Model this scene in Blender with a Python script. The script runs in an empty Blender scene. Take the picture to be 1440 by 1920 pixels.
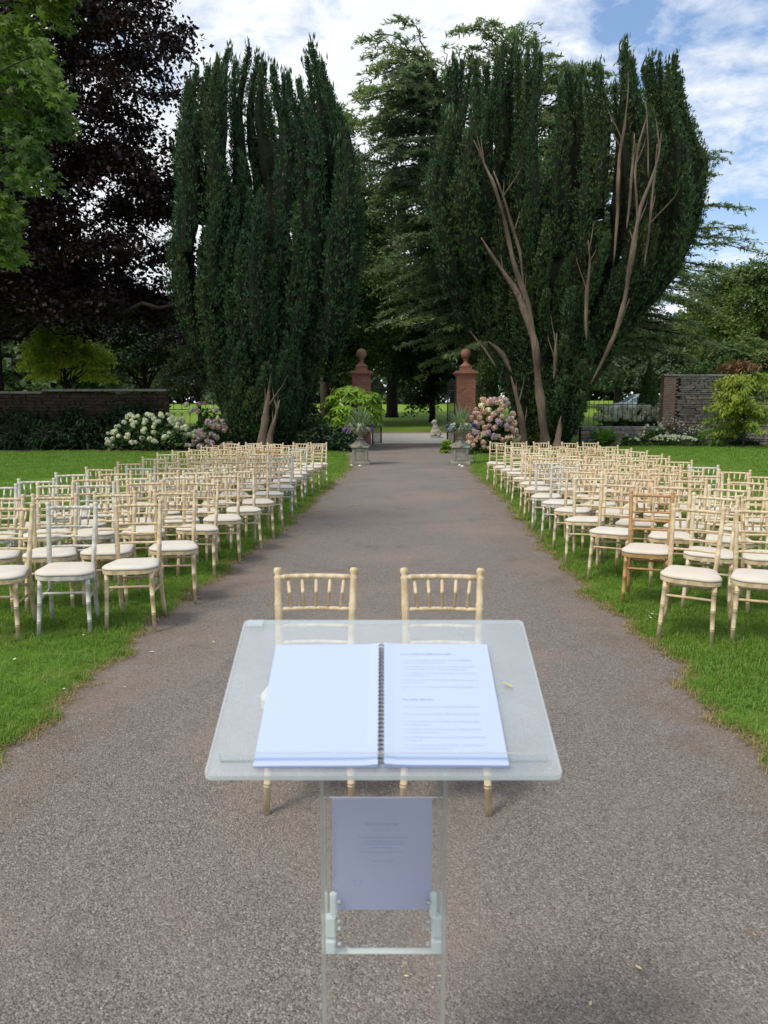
import bpy, math, random
import numpy as np
from mathutils import Vector, Matrix

random.seed(7)
S = bpy.context.scene
COL = S.collection
R = math.radians
rng = np.random.default_rng(11)

# ------------------------------------------------------------------ camera
CAM_H, PITCH, FPX = 1.634, R(7.49), 1442.0
cd = bpy.data.cameras.new('camera')
cam = bpy.data.objects.new('camera', cd); COL.objects.link(cam)
cam.location = (0, 0, CAM_H); cam.rotation_euler = (R(90) - PITCH, 0, 0)
cd.sensor_fit = 'VERTICAL'; cd.sensor_height = 36.0; cd.sensor_width = 27.0
cd.lens = 36.0 * FPX / 1920.0
cd.clip_start = 0.05; cd.clip_end = 2000
cd.dof.use_dof = True; cd.dof.focus_distance = 8.0; cd.dof.aperture_fstop = 6.5
S.camera = cam

# ------------------------------------------------------------------ light, sky, exposure
SUN_EL, SUN_AZ = R(56), R(-132)          # azimuth measured from +Y towards +X
sd = bpy.data.lights.new('sun', 'SUN'); sun = bpy.data.objects.new('sun', sd); COL.objects.link(sun)
sd.energy = 1.5; sd.angle = R(16); sd.color = (1.0, 0.93, 0.80)
sv = Vector((math.sin(SUN_AZ) * math.cos(SUN_EL), math.cos(SUN_AZ) * math.cos(SUN_EL), math.sin(SUN_EL)))
sun.rotation_euler = sv.to_track_quat('Z', 'Y').to_euler(); sun.location = (-40, -10, 60)

W = bpy.data.worlds.new('World'); S.world = W; W.use_nodes = True
def sky_world():
    nt = W.node_tree; N = nt.nodes; L = nt.links
    for n in list(N): N.remove(n)
    out = N.new('ShaderNodeOutputWorld'); bg = N.new('ShaderNodeBackground'); bg.inputs['Strength'].default_value = 0.1
    sk = N.new('ShaderNodeTexSky'); sk.sky_type = 'NISHITA'; sk.sun_disc = False
    sk.sun_elevation = SUN_EL; sk.sun_rotation = SUN_AZ; sk.air_density = 1.0; sk.dust_density = 0.6; sk.ozone_density = 2.0
    tc = N.new('ShaderNodeTexCoord'); sp = N.new('ShaderNodeSeparateXYZ'); L.new(tc.outputs['Generated'], sp.inputs[0])
    def m(op, a, b=None, clamp=False):
        n = N.new('ShaderNodeMath'); n.operation = op; n.use_clamp = clamp
        for i, v in enumerate((a, b)):
            if v is None: continue
            if isinstance(v, (int, float)): n.inputs[i].default_value = v
            else: L.new(v, n.inputs[i])
        return n.outputs[0]
    zz = m('ADD', m('MAXIMUM', sp.outputs['Z'], 0.0), 0.18)
    u = m('DIVIDE', sp.outputs['X'], zz); v = m('DIVIDE', sp.outputs['Y'], zz)
    cb = N.new('ShaderNodeCombineXYZ'); L.new(u, cb.inputs[0]); L.new(v, cb.inputs[1])
    def noise(scale, detail, rough, off, dist=0.0):
        mp = N.new('ShaderNodeMapping'); mp.inputs['Location'].default_value = off; L.new(cb.outputs[0], mp.inputs[0])
        n = N.new('ShaderNodeTexNoise'); n.inputs['Scale'].default_value = scale; n.inputs['Detail'].default_value = detail
        n.inputs['Roughness'].default_value = rough; n.inputs['Distortion'].default_value = dist; L.new(mp.outputs[0], n.inputs['Vector'])
        return n.outputs[0]
    big = noise(1.15, 9, 0.56, (3.1, 1.7, 0), 0.25)
    mack = noise(9.0, 7, 0.62, (0.3, 4.4, 0), 0.25)
    f = m('ADD', m('ADD', m('MULTIPLY', big, 0.64), m('MULTIPLY', mack, 0.36)), m('MULTIPLY', u, -0.085))
    r = N.new('ShaderNodeValToRGB'); L.new(f, r.inputs[0])
    r.color_ramp.elements[0].position = 0.37; r.color_ramp.elements[1].position = 0.51
    hz = m('SUBTRACT', 1.0, m('MULTIPLY', m('MAXIMUM', sp.outputs['Z'], 0.0), 4.0), True)
    cov = m('MAXIMUM', r.outputs[0], m('MULTIPLY', hz, 0.6))
    sh = noise(2.6, 8, 0.6, (7.7, 2.2, 0), 0.4)
    cr = N.new('ShaderNodeValToRGB'); L.new(sh, cr.inputs[0])
    cr.color_ramp.elements[0].position = 0.3; cr.color_ramp.elements[0].color = (4.9, 5.2, 5.6, 1)
    cr.color_ramp.elements[1].position = 0.62; cr.color_ramp.elements[1].color = (6.2, 6.35, 6.5, 1)
    sk2 = N.new('ShaderNodeMix'); sk2.data_type = 'RGBA'; sk2.inputs['Factor'].default_value = 0.22
    L.new(sk.outputs[0], sk2.inputs[6]); sk2.inputs[7].default_value = (2.1, 3.5, 6.0, 1)
    mx = N.new('ShaderNodeMix'); mx.data_type = 'RGBA'
    L.new(cov, mx.inputs['Factor']); L.new(sk2.outputs[2], mx.inputs[6]); L.new(cr.outputs[0], mx.inputs[7])
    L.new(mx.outputs[2], bg.inputs['Color']); L.new(bg.outputs[0], out.inputs['Surface'])
sky_world()
vs = S.view_settings
vs.view_transform = 'Standard'; vs.look = 'None'; vs.exposure = 0.83; vs.gamma = 1.0; vs.use_curve_mapping = False
cy = S.cycles
cy.max_bounces = 6; cy.diffuse_bounces = 3; cy.glossy_bounces = 3; cy.transmission_bounces = 4; cy.transparent_max_bounces = 16
cy.caustics_reflective = False; cy.caustics_refractive = False; cy.use_denoising = True

# ------------------------------------------------------------------ layout helpers (photo pixel + real distance -> world point)
CP, SP = math.cos(PITCH), math.sin(PITCH)
def at(px, py, Y):
    u = (px - 720) / FPX; v = (py - 960) / FPX
    t = Y / (CP - v * SP)
    return Vector((u * t, Y, CAM_H - (SP + v * CP) * t))
def gnd(px, py, z=0.0):
    u = (px - 720) / FPX; v = (py - 960) / FPX
    t = (CAM_H - z) / (SP + v * CP)
    return (u * t, (CP - v * SP) * t)

# ------------------------------------------------------------------ mesh helpers
class MB:
    def __init__(s): s.v = []; s.f = []; s.n = 0; s.m = []
    def add(s, v, f, m=0):
        v = np.asarray(v, float).reshape(-1, 3)
        if isinstance(f, np.ndarray):
            s.f.append(('a', f + s.n)); s.m.append((m, len(f)))
        else:
            s.f.append(('l', [tuple(i + s.n for i in q) for q in f])); s.m.append((m, len(f)))
        s.v.append(v); s.n += len(v)
    def mesh(s, name, mats, smooth=False):
        me = bpy.data.meshes.new(name)
        V = np.concatenate(s.v) if s.v else np.zeros((0, 3))
        idx = []; starts = []; o = 0
        for k, f in s.f:
            if k == 'a':
                w = f.shape[1]; idx.append(f.reshape(-1)); starts.append(o + np.arange(len(f)) * w); o += f.size
            else:
                lens = np.array([len(q) for q in f], int)
                idx.append(np.array([i for q in f for i in q], int))
                starts.append(o + np.concatenate(([0], np.cumsum(lens)[:-1])) if len(lens) else np.zeros(0, int)); o += int(lens.sum())
        idx = np.concatenate(idx).astype(np.int32); starts = np.concatenate(starts).astype(np.int32)
        me.vertices.add(len(V)); me.vertices.foreach_set('co', V.astype(np.float32).ravel())
        me.loops.add(len(idx)); me.loops.foreach_set('vertex_index', idx)
        me.polygons.add(len(starts)); me.polygons.foreach_set('loop_start', starts)
        mi = np.concatenate([np.full(n, m, np.int32) for m, n in s.m])
        for mt in (mats if isinstance(mats, (list, tuple)) else [mats]): me.materials.append(mt)
        me.polygons.foreach_set('material_index', mi)
        me.polygons.foreach_set('use_smooth', np.full(len(starts), bool(smooth)))
        me.update(calc_edges=True); me.validate()
        return me

def link(name, data, parent=None, loc=None, rot=None, scale=None):
    o = bpy.data.objects.new(name, data); COL.objects.link(o)
    if parent is not None: o.parent = parent
    if loc is not None: o.location = loc
    if rot is not None: o.rotation_euler = rot
    if scale is not None: o.scale = scale
    return o
def tag(o, label=None, cat=None, group=None, kind=None):
    if label: o['label'] = label
    if cat: o['category'] = cat
    if group: o['group'] = group
    if kind: o['kind'] = kind
    return o
def thing(name, label, cat, loc=(0, 0, 0), rz=0.0, group=None):
    return tag(link(name, None, loc=loc, rot=(0, 0, rz)), label, cat, group)
def part(name, mb, mats, parent=None, smooth=False, **k):
    return link(name, mb.mesh(name, mats, smooth), parent, **k)

def box(c, s, rot=None):
    c = np.array(c, float); h = np.array(s, float) / 2
    v = np.array([(x, y, z) for x in (-1, 1) for y in (-1, 1) for z in (-1, 1)]) * h
    if rot is not None: v = v @ np.array(rot).T
    return v + c, [(0, 1, 3, 2), (4, 6, 7, 5), (0, 4, 5, 1), (2, 3, 7, 6), (0, 2, 6, 4), (1, 5, 7, 3)]
def bevbox(c, s, b=0.01):
    """box with bevelled vertical and horizontal edges (chamfer)"""
    hx, hy, hz = [q / 2 for q in s]; v = []; b = min(b, hx * .8, hy * .8, hz * .8)
    ring = lambda ix, iy, z: [(-ix + b, -iy, z), (ix - b, -iy, z), (ix, -iy + b, z), (ix, iy - b, z), (ix - b, iy, z), (-ix + b, iy, z), (-ix, iy - b, z), (-ix, -iy + b, z)]
    for dz, i in ((-hz, b), (-hz + b, 0), (hz - b, 0), (hz, b)): v += ring(hx - i, hy - i, dz)
    f = [tuple(range(7, -1, -1)), tuple(range(24, 32))]
    for k in range(3):
        for j in range(8): f.append((k * 8 + j, k * 8 + (j + 1) % 8, k * 8 + 8 + (j + 1) % 8, k * 8 + 8 + j))
    return np.array(v) + np.array(c, float), f
def tube(pts, rad, sides=8, cap=True):
    P = np.array(pts, float); n = len(P); rad = np.broadcast_to(np.asarray(rad, float), (n,))
    T = np.gradient(P, axis=0); T /= np.linalg.norm(T, axis=1)[:, None] + 1e-12
    ref = np.array([1.0, 0, 0]) if abs(T[0][0]) < .8 else np.array([0, 1.0, 0])
    A = np.cross(T, ref); A /= np.linalg.norm(A, axis=1)[:, None] + 1e-12; B = np.cross(T, A)
    a = np.arange(sides) * 2 * math.pi / sides
    V = P[:, None] + rad[:, None, None] * (np.cos(a)[None, :, None] * A[:, None] + np.sin(a)[None, :, None] * B[:, None])
    i, j = np.meshgrid(np.arange(n - 1), np.arange(sides), indexing='ij'); j2 = (j + 1) % sides
    q = np.stack([i * sides + j, i * sides + j2, (i + 1) * sides + j2, (i + 1) * sides + j], -1).reshape(-1, 4)
    f = [tuple(x) for x in q.tolist()]
    if cap: f += [tuple(range(sides - 1, -1, -1)), tuple(range((n - 1) * sides, n * sides))]
    return V.reshape(-1, 3), f
def lathe(prof, sides=24, c=(0, 0, 0)):
    return tube([(c[0], c[1], c[2] + z) for r, z in prof], [max(r, 1e-4) for r, z in prof], sides)
def lathe2(prof, sides=24, c=(0, 0, 0)):
    a = np.arange(sides) * 2 * math.pi / sides; V = []
    for r, z in prof: V.append(np.stack([c[0] + r * np.cos(a), c[1] + r * np.sin(a), np.full(sides, c[2] + z)], 1))
    n = len(prof); f = []
    for i in range(n - 1):
        for j in range(sides):
            k = (j + 1) % sides; f.append((i * sides + j, i * sides + k, (i + 1) * sides + k, (i + 1) * sides + j))
    f += [tuple(range(sides - 1, -1, -1)), tuple(range((n - 1) * sides, n * sides))]
    return np.concatenate(V), f
def prism(poly, z0, z1):
    n = len(poly); v = [(x, y, z0) for x, y in poly] + [(x, y, z1) for x, y in poly]
    return v, [tuple(range(n - 1, -1, -1)), tuple(range(n, 2 * n))] + [(i, (i + 1) % n, n + (i + 1) % n, n + i) for i in range(n)]
def unit(a): return a / (np.linalg.norm(a, axis=-1, keepdims=True) + 1e-12)
def rdir(n, g=None): return unit((g or rng).normal(size=(n, 3)))
def leafq(C, U, N, L, Wd, fold=0.12):
    """one rhombic quad leaf per centre"""
    n = len(C); U = unit(U); V = unit(np.cross(N, U)); N2 = np.cross(U, V)
    L = np.broadcast_to(np.asarray(L, float), (n,))[:, None]; Wd = np.broadcast_to(np.asarray(Wd, float), (n,))[:, None]
    v = np.stack([C - U * L * .5, C + V * Wd * .5 + N2 * fold * Wd - U * L * .08, C + U * L * .5, C - V * Wd * .5 + N2 * fold * Wd - U * L * .08], 1)
    return v.reshape(-1, 3), np.arange(4 * n).reshape(-1, 4)

# ------------------------------------------------------------------ materials
MATS = {}
class NT:
    def __init__(s, name):
        s.m = bpy.data.materials.new(name); s.m.use_nodes = True
        s.t = s.m.node_tree; s.N = s.t.nodes; s.L = s.t.links
        for n in list(s.N): s.N.remove(n)
        s.out = s.N.new('ShaderNodeOutputMaterial')
    def n(s, kind, **kw):
        x = s.N.new(kind)
        for k, v in kw.items(): setattr(x, k, v)
        return x
    def set(s, node, key, val):
        if hasattr(val, 'is_linked') or isinstance(val, bpy.types.NodeSocket): s.L.new(val, node.inputs[key])
        else: node.inputs[key].default_value = val
    def noise(s, scale, detail=4, rough=.55, vec=None, dist=0.0):
        x = s.n('ShaderNodeTexNoise'); x.inputs['Scale'].default_value = scale; x.inputs['Detail'].default_value = detail
        x.inputs['Roughness'].default_value = rough; x.inputs['Distortion'].default_value = dist
        if vec is not None: s.L.new(vec, x.inputs['Vector'])
        return x.outputs[0]
    def coord(s, which='Object', scale=None):
        c = s.n('ShaderNodeTexCoord').outputs[which]
        if scale:
            mp = s.n('ShaderNodeMapping'); mp.inputs['Scale'].default_value = scale; s.L.new(c, mp.inputs[0]); c = mp.outputs[0]
        return c
    def pos(s): return s.n('ShaderNodeNewGeometry').outputs['Position']
    def ramp(s, fac, stops, interp='LINEAR'):
        x = s.n('ShaderNodeValToRGB'); s.L.new(fac, x.inputs[0]); e = x.color_ramp.elements; x.color_ramp.interpolation = interp
        while len(e) < len(stops): e.new(0.5)
        for i, (p, c) in enumerate(stops): e[i].position = p; e[i].color = (*c, 1) if len(c) == 3 else c
        return x.outputs[0]
    def mix(s, fac, a, b, blend='MIX'):
        x = s.n('ShaderNodeMix', data_type='RGBA', blend_type=blend)
        for k, v in ((0, fac), (6, a), (7, b)):
            if isinstance(v, bpy.types.NodeSocket): s.L.new(v, x.inputs[k])
            elif k == 0: x.inputs[0].default_value = v
            else: x.inputs[k].default_value = (*v, 1) if len(v) == 3 else v
        return x.outputs[2]
    def math(s, op, a, b=0.0, clamp=False):
        x = s.n('ShaderNodeMath', operation=op, use_clamp=clamp)
        for i, v in enumerate((a, b)):
            if isinstance(v, bpy.types.NodeSocket): s.L.new(v, x.inputs[i])
            else: x.inputs[i].default_value = v
        return x.outputs[0]
    def bump(s, h, strength=.4, dist=.01):
        x = s.n('ShaderNodeBump'); x.inputs['Strength'].default_value = strength; x.inputs['Distance'].default_value = dist
        s.L.new(h, x.inputs['Height']); return x.outputs[0]
    def pbr(s, col, rough=.6, bump=None, metal=0.0, spec=.5, coat=0.0, link=True):
        p = s.n('ShaderNodeBsdfPrincipled'); s.set(p, 'Roughness', rough); p.inputs['Metallic'].default_value = metal
        if isinstance(col, bpy.types.NodeSocket): s.L.new(col, p.inputs['Base Color'])
        else: p.inputs['Base Color'].default_value = (*col, 1)
        p.inputs['Specular IOR Level'].default_value = spec; p.inputs['Coat Weight'].default_value = coat
        if bump is not None: s.L.new(bump, p.inputs['Normal'])
        if link: s.L.new(p.outputs[0], s.out.inputs[0])
        return p.outputs[0]
    def mixsh(s, fac, a, b, final=True):
        x = s.n('ShaderNodeMixShader')
        if isinstance(fac, bpy.types.NodeSocket): s.L.new(fac, x.inputs[0])
        else: x.inputs[0].default_value = fac
        s.L.new(a, x.inputs[1]); s.L.new(b, x.inputs[2])
        if final: s.L.new(x.outputs[0], s.out.inputs[0])
        return x.outputs[0]

def leaf_mat(name, dark, mid, light, transl=.3, tint=None, tint_scale=.35, rough=.5, spec=.35, lo=.42, hi=.68):
    t = NT(name)
    rnd = t.n('ShaderNodeNewGeometry').outputs['Random Per Island']
    c = t.ramp(rnd, [(0, dark), (.5, mid), (1, light)])
    if tint:
        nz = t.noise(tint_scale, 3, .6, t.pos()); f = t.ramp(nz, [(lo, (0, 0, 0)), (hi, (1, 1, 1))])
        c = t.mix(f, c, t.mix(rnd, tint, tuple(x * 1.5 for x in tint)))
    a = t.pbr(c, rough, spec=spec, link=False)
    tr = t.n('ShaderNodeBsdfTranslucent'); t.L.new(t.mix(1.0, c, (1.15, 1.25, .6), 'MULTIPLY'), tr.inputs[0])
    t.mixsh(transl, a, tr.outputs[0]); return t.m
def bark_mat(name, a, b, sc=3.0, z=.25):
    t = NT(name); v = t.coord('Object', (1, 1, z)); n1 = t.noise(sc * 4, 6, .65, v, .5); n2 = t.noise(.7, 3, .5, t.pos())
    c = t.mix(t.ramp(n2, [(.35, (0, 0, 0)), (.7, (1, 1, 1))]), t.ramp(n1, [(.3, a), (.7, b)]), tuple(x * .6 for x in a))
    t.pbr(c, .9, t.bump(n1, .8, .04), spec=.2); return t.m
def plain(name, col, rough=.6, metal=0.0, spec=.5, var=.15, sc=20, coat=0.0):
    t = NT(name); n1 = t.noise(sc, 5, .6, t.coord('Object'))
    c = t.ramp(n1, [(.3, tuple(x * (1 - var) for x in col)), (.7, tuple(min(1, x * (1 + var)) for x in col))])
    t.pbr(c, rough, metal=metal, spec=spec, coat=coat); return t.m
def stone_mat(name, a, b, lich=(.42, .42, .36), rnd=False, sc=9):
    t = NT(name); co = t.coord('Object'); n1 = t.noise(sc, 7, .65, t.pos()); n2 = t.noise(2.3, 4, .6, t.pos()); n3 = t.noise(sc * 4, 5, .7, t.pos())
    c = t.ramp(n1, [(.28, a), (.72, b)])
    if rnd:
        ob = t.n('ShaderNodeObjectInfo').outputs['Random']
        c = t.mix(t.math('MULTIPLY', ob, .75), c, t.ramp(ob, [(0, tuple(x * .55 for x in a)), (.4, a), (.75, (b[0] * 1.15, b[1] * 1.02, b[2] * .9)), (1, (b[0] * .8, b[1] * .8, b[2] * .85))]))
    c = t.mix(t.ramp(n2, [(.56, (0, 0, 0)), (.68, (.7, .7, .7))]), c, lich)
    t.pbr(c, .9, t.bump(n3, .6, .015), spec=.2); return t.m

def wood_mat(name, base, wash, amt):
    t = NT(name); ob = t.n('ShaderNodeObjectInfo').outputs['Random']
    v = t.coord('Object', (1, 1, .12)); g = t.noise(90, 6, .65, v, .3); w = t.noise(16, 5, .6, t.coord('Object'))
    wood = t.ramp(g, [(.3, tuple(x * .7 for x in base)), (.55, base), (.75, tuple(min(1, x * 1.2) for x in base))])
    wood = t.mix(t.math('MULTIPLY', ob, .3), wood, tuple(x * .8 for x in base))
    f = t.math('MULTIPLY', t.ramp(w, [(.36, (0, 0, 0)), (.62, (1, 1, 1))]), amt)
    c = t.mix(f, wood, wash)
    t.pbr(c, .55, t.bump(g, .25, .002), spec=.35); return t.m
M = {}
M['wood_tan'] = wood_mat('limewashed_wood', (.52, .375, .205), (.74, .63, .455), .7)
M['wood_pale'] = wood_mat('pale_limewashed_wood', (.54, .42, .25), (.76, .67, .50), .85)
M['wood_grey'] = wood_mat('grey_limewashed_wood', (.46, .43, .37), (.67, .65, .585), .85)
M['wood_orange'] = wood_mat('orange_brown_wood', (.43, .24, .09), (.58, .42, .24), .3)
def fabric():
    t = NT('cream_fabric'); n1 = t.noise(260, 3, .6, t.coord('Object')); n2 = t.noise(6, 3, .5, t.pos())
    c = t.mix(t.ramp(n2, [(.4, (0, 0, 0)), (.7, (1, 1, 1))]), (.63, .59, .53), (.56, .52, .46)); c = t.mix(t.math('MULTIPLY', t.n('ShaderNodeObjectInfo').outputs['Random'], .5), c, (.58, .51, .42))
    t.pbr(c, .85, t.bump(n1, .2, .001), spec=.2); return t.m
M['cushion'] = fabric()

def gravel():
    t = NT('gravel_path'); p = t.pos()
    vo = t.n('ShaderNodeTexVoronoi'); vo.inputs['Scale'].default_value = 150; t.L.new(p, vo.inputs['Vector'])
    v2 = t.n('ShaderNodeTexVoronoi'); v2.inputs['Scale'].default_value = 260; t.L.new(p, v2.inputs['Vector'])
    sp = t.n('ShaderNodeSeparateColor'); t.L.new(vo.outputs['Color'], sp.inputs[0])
    s2 = t.n('ShaderNodeSeparateColor'); t.L.new(v2.outputs['Color'], s2.inputs[0])
    st = t.ramp(sp.outputs[0], [(0, (.062, .052, .046)), (.35, (.158, .135, .121)), (.7, (.228, .197, .178)), (.92, (.31, .28, .258)), (1, (.44, .41, .38))])
    st2 = t.ramp(s2.outputs[0], [(0, (.065, .055, .049)), (.6, (.205, .176, .158)), (1, (.38, .35, .325))])
    c = t.mix(.45, st, st2)
    big = t.noise(.55, 5, .6, p, .4); pk = t.noise(1.7, 5, .65, p, .3)
    c = t.mix(t.ramp(big, [(.46, (0, 0, 0)), (.62, (.6, .6, .6))]), c, (.26, .208, .178))
    c = t.mix(t.ramp(pk, [(.56, (0, 0, 0)), (.72, (.5, .5, .5))]), c, (.095, .083, .08))
    at_ = t.n('ShaderNodeAttribute', attribute_name='edge_dirt')
    e = t.math('MULTIPLY', at_.outputs['Fac'], t.ramp(t.noise(3.5, 6, .7, p), [(.36, (0, 0, 0)), (.62, (1, 1, 1))]))
    c = t.mix(t.math('MULTIPLY', e, .45), c, (.15, .095, .045))
    h = t.math('SUBTRACT', 1.0, vo.outputs['Distance'])
    t.pbr(c, .92, t.bump(h, .9, .006), spec=.25); return t.m
M['gravel'] = gravel()
def pebm():
    t = NT('loose_gravel'); ob = t.n('ShaderNodeObjectInfo').outputs['Random']
    c = t.ramp(ob, [(0, (.08, .068, .062)), (.4, (.18, .155, .14)), (.75, (.25, .22, .2)), (.93, (.31, .28, .26)), (1, (.46, .43, .4))])
    t.pbr(c, .85, spec=.3); return t.m
M['pebble'] = pebm()
def lawnm(name, a, b, c3, dry=(.15, .14, .045), sc=.35):
    t = NT(name); p = t.pos(); n1 = t.noise(sc, 5, .6, p, .3); n2 = t.noise(38, 4, .7, p); n3 = t.noise(1.6, 4, .65, p)
    c = t.mix(t.ramp(n1, [(.35, (0, 0, 0)), (.65, (1, 1, 1))]), a, b)
    c = t.mix(t.ramp(n2, [(.35, (0, 0, 0)), (.7, (.6, .6, .6))]), c, c3)
    c = t.mix(t.ramp(n3, [(.58, (0, 0, 0)), (.74, (.55, .55, .55))]), c, dry)
    t.pbr(c, .9, t.bump(n2, .8, .03), spec=.15); return t.m
M['lawn'] = lawnm('lawn_turf', (.105, .19, .022), (.14, .245, .028), (.07, .13, .016))
M['park'] = lawnm('park_grass', (.15, .25, .03), (.19, .30, .038), (.125, .21, .028), (.17, .17, .05), .12)
def bladem(name, a, b, dry, dryamt):
    t = NT(name); p = t.pos(); ob = t.n('ShaderNodeObjectInfo').outputs['Random']; rnd = t.n('ShaderNodeNewGeometry').outputs['Random Per Island']
    c = t.mix(t.noise(.4, 4, .6, p), a, b)
    c = t.mix(t.math('MULTIPLY', t.math('GREATER_THAN', rnd, 1 - dryamt), .8), c, dry)
    n3 = t.noise(1.6, 4, .65, p)
    c = t.mix(t.ramp(n3, [(.58, (0, 0, 0)), (.74, (.5, .5, .5))]), c, dry)
    c = t.mix(t.math('MULTIPLY', ob, .35), c, a)
    s = t.pbr(c, .5, spec=.3, link=False); tr = t.n('ShaderNodeBsdfTranslucent'); t.L.new(t.mix(1.0, c, (1.2, 1.2, .6), 'MULTIPLY'), tr.inputs[0])
    t.mixsh(.35, s, tr.outputs[0]); return t.m
M['blade'] = bladem('grass_blades', (.125, .25, .028), (.195, .335, .045), (.36, .36, .16), .13)
M['straw'] = bladem('dry_straw', (.40, .32, .16), (.50, .42, .23), (.22, .2, .06), .3)
M['soil'] = stone_mat('bed_soil', (.05, .032, .02), (.10, .066, .042), (.13, .09, .06), sc=14)
M['drive'] = stone_mat('pale_drive', (.42, .42, .40), (.52, .52, .50), (.47, .46, .43), sc=3)
M['drive_edge'] = stone_mat('sandy_edge', (.28, .20, .14), (.36, .27, .2), (.3, .25, .19), sc=3)
M['stone'] = stone_mat('weathered_stone', (.19, .175, .145), (.33, .31, .255), (.42, .41, .35), sc=7)
M['stone_pale'] = stone_mat('pale_stone', (.40, .385, .33), (.58, .56, .48), (.24, .23, .19), sc=11)
M['coping'] = stone_mat('grey_coping', (.22, .21, .195), (.36, .345, .32), (.15, .155, .12), sc=6)
M['terracotta'] = stone_mat('terracotta', (.27, .125, .083), (.39, .20, .135), (.26, .2, .16), sc=6)
M['ball_dull'] = stone_mat('dull_sandstone', (.26, .16, .10), (.37, .23, .155), (.26, .21, .16), sc=9)
M['brick'] = stone_mat('red_brick', (.24, .10, .072), (.36, .165, .12), (.33, .24, .2), rnd=True, sc=9)
M['mortar'] = stone_mat('lime_mortar', (.26, .19, .15), (.34, .26, .21), (.28, .24, .2), sc=20)
M['rubble'] = stone_mat('rubble_stone', (.16, .14, .122), (.34, .30, .26), (.44, .43, .39), rnd=True, sc=6)
M['brownstone_shade'] = stone_mat('shaded_brown_stone', (.03, .023, .018), (.07, .054, .042), (.06, .062, .048), rnd=True, sc=6)  # brown stone with the shade under the beech put into its colour
M['rubble_joint'] = stone_mat('dark_joint', (.035, .03, .026), (.06, .052, .045), (.08, .07, .06), sc=12)
M['quoin'] = stone_mat('quoin_brick', (.26, .165, .13), (.36, .255, .205), (.38, .33, .28), rnd=True, sc=8)
M['iron'] = plain('dark_green_iron', (.012, .022, .02), .45, .0, .5, .25, 8)
M['bark'] = bark_mat('grey_bark', (.045, .036, .028), (.11, .09, .07))
M['bark_dark'] = bark_mat('dark_bark', (.018, .014, .012), (.045, .036, .03))
M['yew_bark'] = bark_mat('yew_bark', (.085, .06, .045), (.27, .205, .155), 4.5, .10)
M['twig_shade'] = plain('shaded_twigs', (.014, .018, .011), .95, 0, .1, .4, 5)  # solid crown cores; the dark of the gaps is put into this colour
M['yew'] = leaf_mat('yew_leaf', (.022, .052, .026), (.036, .082, .040), (.065, .13, .055), .12, (.045, .072, .026), .5, .55, .25, .5, .7)
M['yew2'] = leaf_mat('yew_leaf_olive', (.024, .052, .024), (.040, .084, .034), (.072, .13, .048), .12, (.062, .078, .024), .42, .55, .25, .46, .66)
M['yew3'] = leaf_mat('yew_leaf_young', (.028, .06, .026), (.048, .094, .038), (.085, .15, .056), .12, (.055, .082, .028), .5, .55, .25)
M['yew4'] = leaf_mat('yew_leaf_old', (.018, .042, .021), (.030, .066, .032), (.052, .102, .045), .1, (.075, .055, .022), .6, .55, .25, .66, .78)
M['copper'] = leaf_mat('copper_leaf', (.010, .007, .008), (.018, .010, .011), (.036, .017, .016), .18, (.060, .010, .010), .45, .45, .3, .60, .78)
M['syc'] = leaf_mat('sycamore_leaf', (.026, .062, .012), (.045, .105, .016), (.08, .16, .024), .45, (.11, .17, .024), .8)
M['cedar'] = leaf_mat('cedar_needle', (.10, .15, .105), (.16, .22, .16), (.27, .34, .25), .3, (.20, .25, .13), .3)
M['beech'] = leaf_mat('beech_leaf', (.03, .062, .02), (.05, .096, .028), (.085, .145, .038), .32, (.11, .16, .04), .22, .5, .3, .52, .74)
M['dark_leaf'] = leaf_mat('dark_leaf', (.011, .028, .013), (.02, .048, .018), (.036, .075, .026), .18, (.02, .04, .016), .4)
M['mid_leaf'] = leaf_mat('mid_green_leaf', (.045, .085, .026), (.075, .13, .036), (.12, .19, .052), .35, (.13, .17, .045), .16)
M['far_leaf'] = leaf_mat('far_green_leaf', (.034, .062, .036), (.055, .095, .05), (.085, .13, .06), .25, (.075, .11, .045), .1)
M['yellow_leaf'] = leaf_mat('yellow_green_leaf', (.15, .23, .04), (.24, .34, .055), (.40, .47, .10), .5, (.42, .44, .09), .5)
M['silver_leaf'] = leaf_mat('silvery_leaf', (.06, .085, .05), (.11, .14, .085), (.20, .23, .15), .35, (.08, .12, .03), .5)
M['fatsia'] = leaf_mat('glossy_green_leaf', (.08, .18, .02), (.13, .26, .026), (.21, .36, .045), .4, (.2, .31, .034), .9, .32, .5)
M['hydr_leaf'] = leaf_mat('hydrangea_leaf', (.02, .05, .016), (.036, .085, .022), (.06, .125, .03), .25, (.075, .13, .028), .9)
M['hosta'] = leaf_mat('big_green_leaf', (.075, .165, .04), (.12, .23, .06), (.18, .31, .085), .35, (.16, .29, .06), .8, .35, .5)
M['sapling'] = leaf_mat('sapling_leaf', (.11, .19, .03), (.18, .28, .04), (.30, .38, .07), .45, (.28, .32, .05), .7)
M['sapling_red'] = leaf_mat('reddish_leaf', (.11, .05, .03), (.17, .08, .045), (.2, .13, .05), .35, (.19, .10, .05), .7)
M['topiary'] = leaf_mat('clipped_yew', (.045, .09, .03), (.075, .14, .04), (.13, .21, .06), .1, (.085, .13, .034), .8)
M['strap'] = leaf_mat('variegated_strap', (.09, .15, .08), (.17, .24, .14), (.42, .46, .28), .3, (.15, .22, .13), 3.0)
M['fl_white'] = leaf_mat('white_petal', (.50, .54, .42), (.62, .64, .54), (.74, .74, .66), .3)
M['fl_cream'] = leaf_mat('cream_petal', (.68, .69, .50), (.78, .78, .60), (.86, .85, .70), .3)
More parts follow.
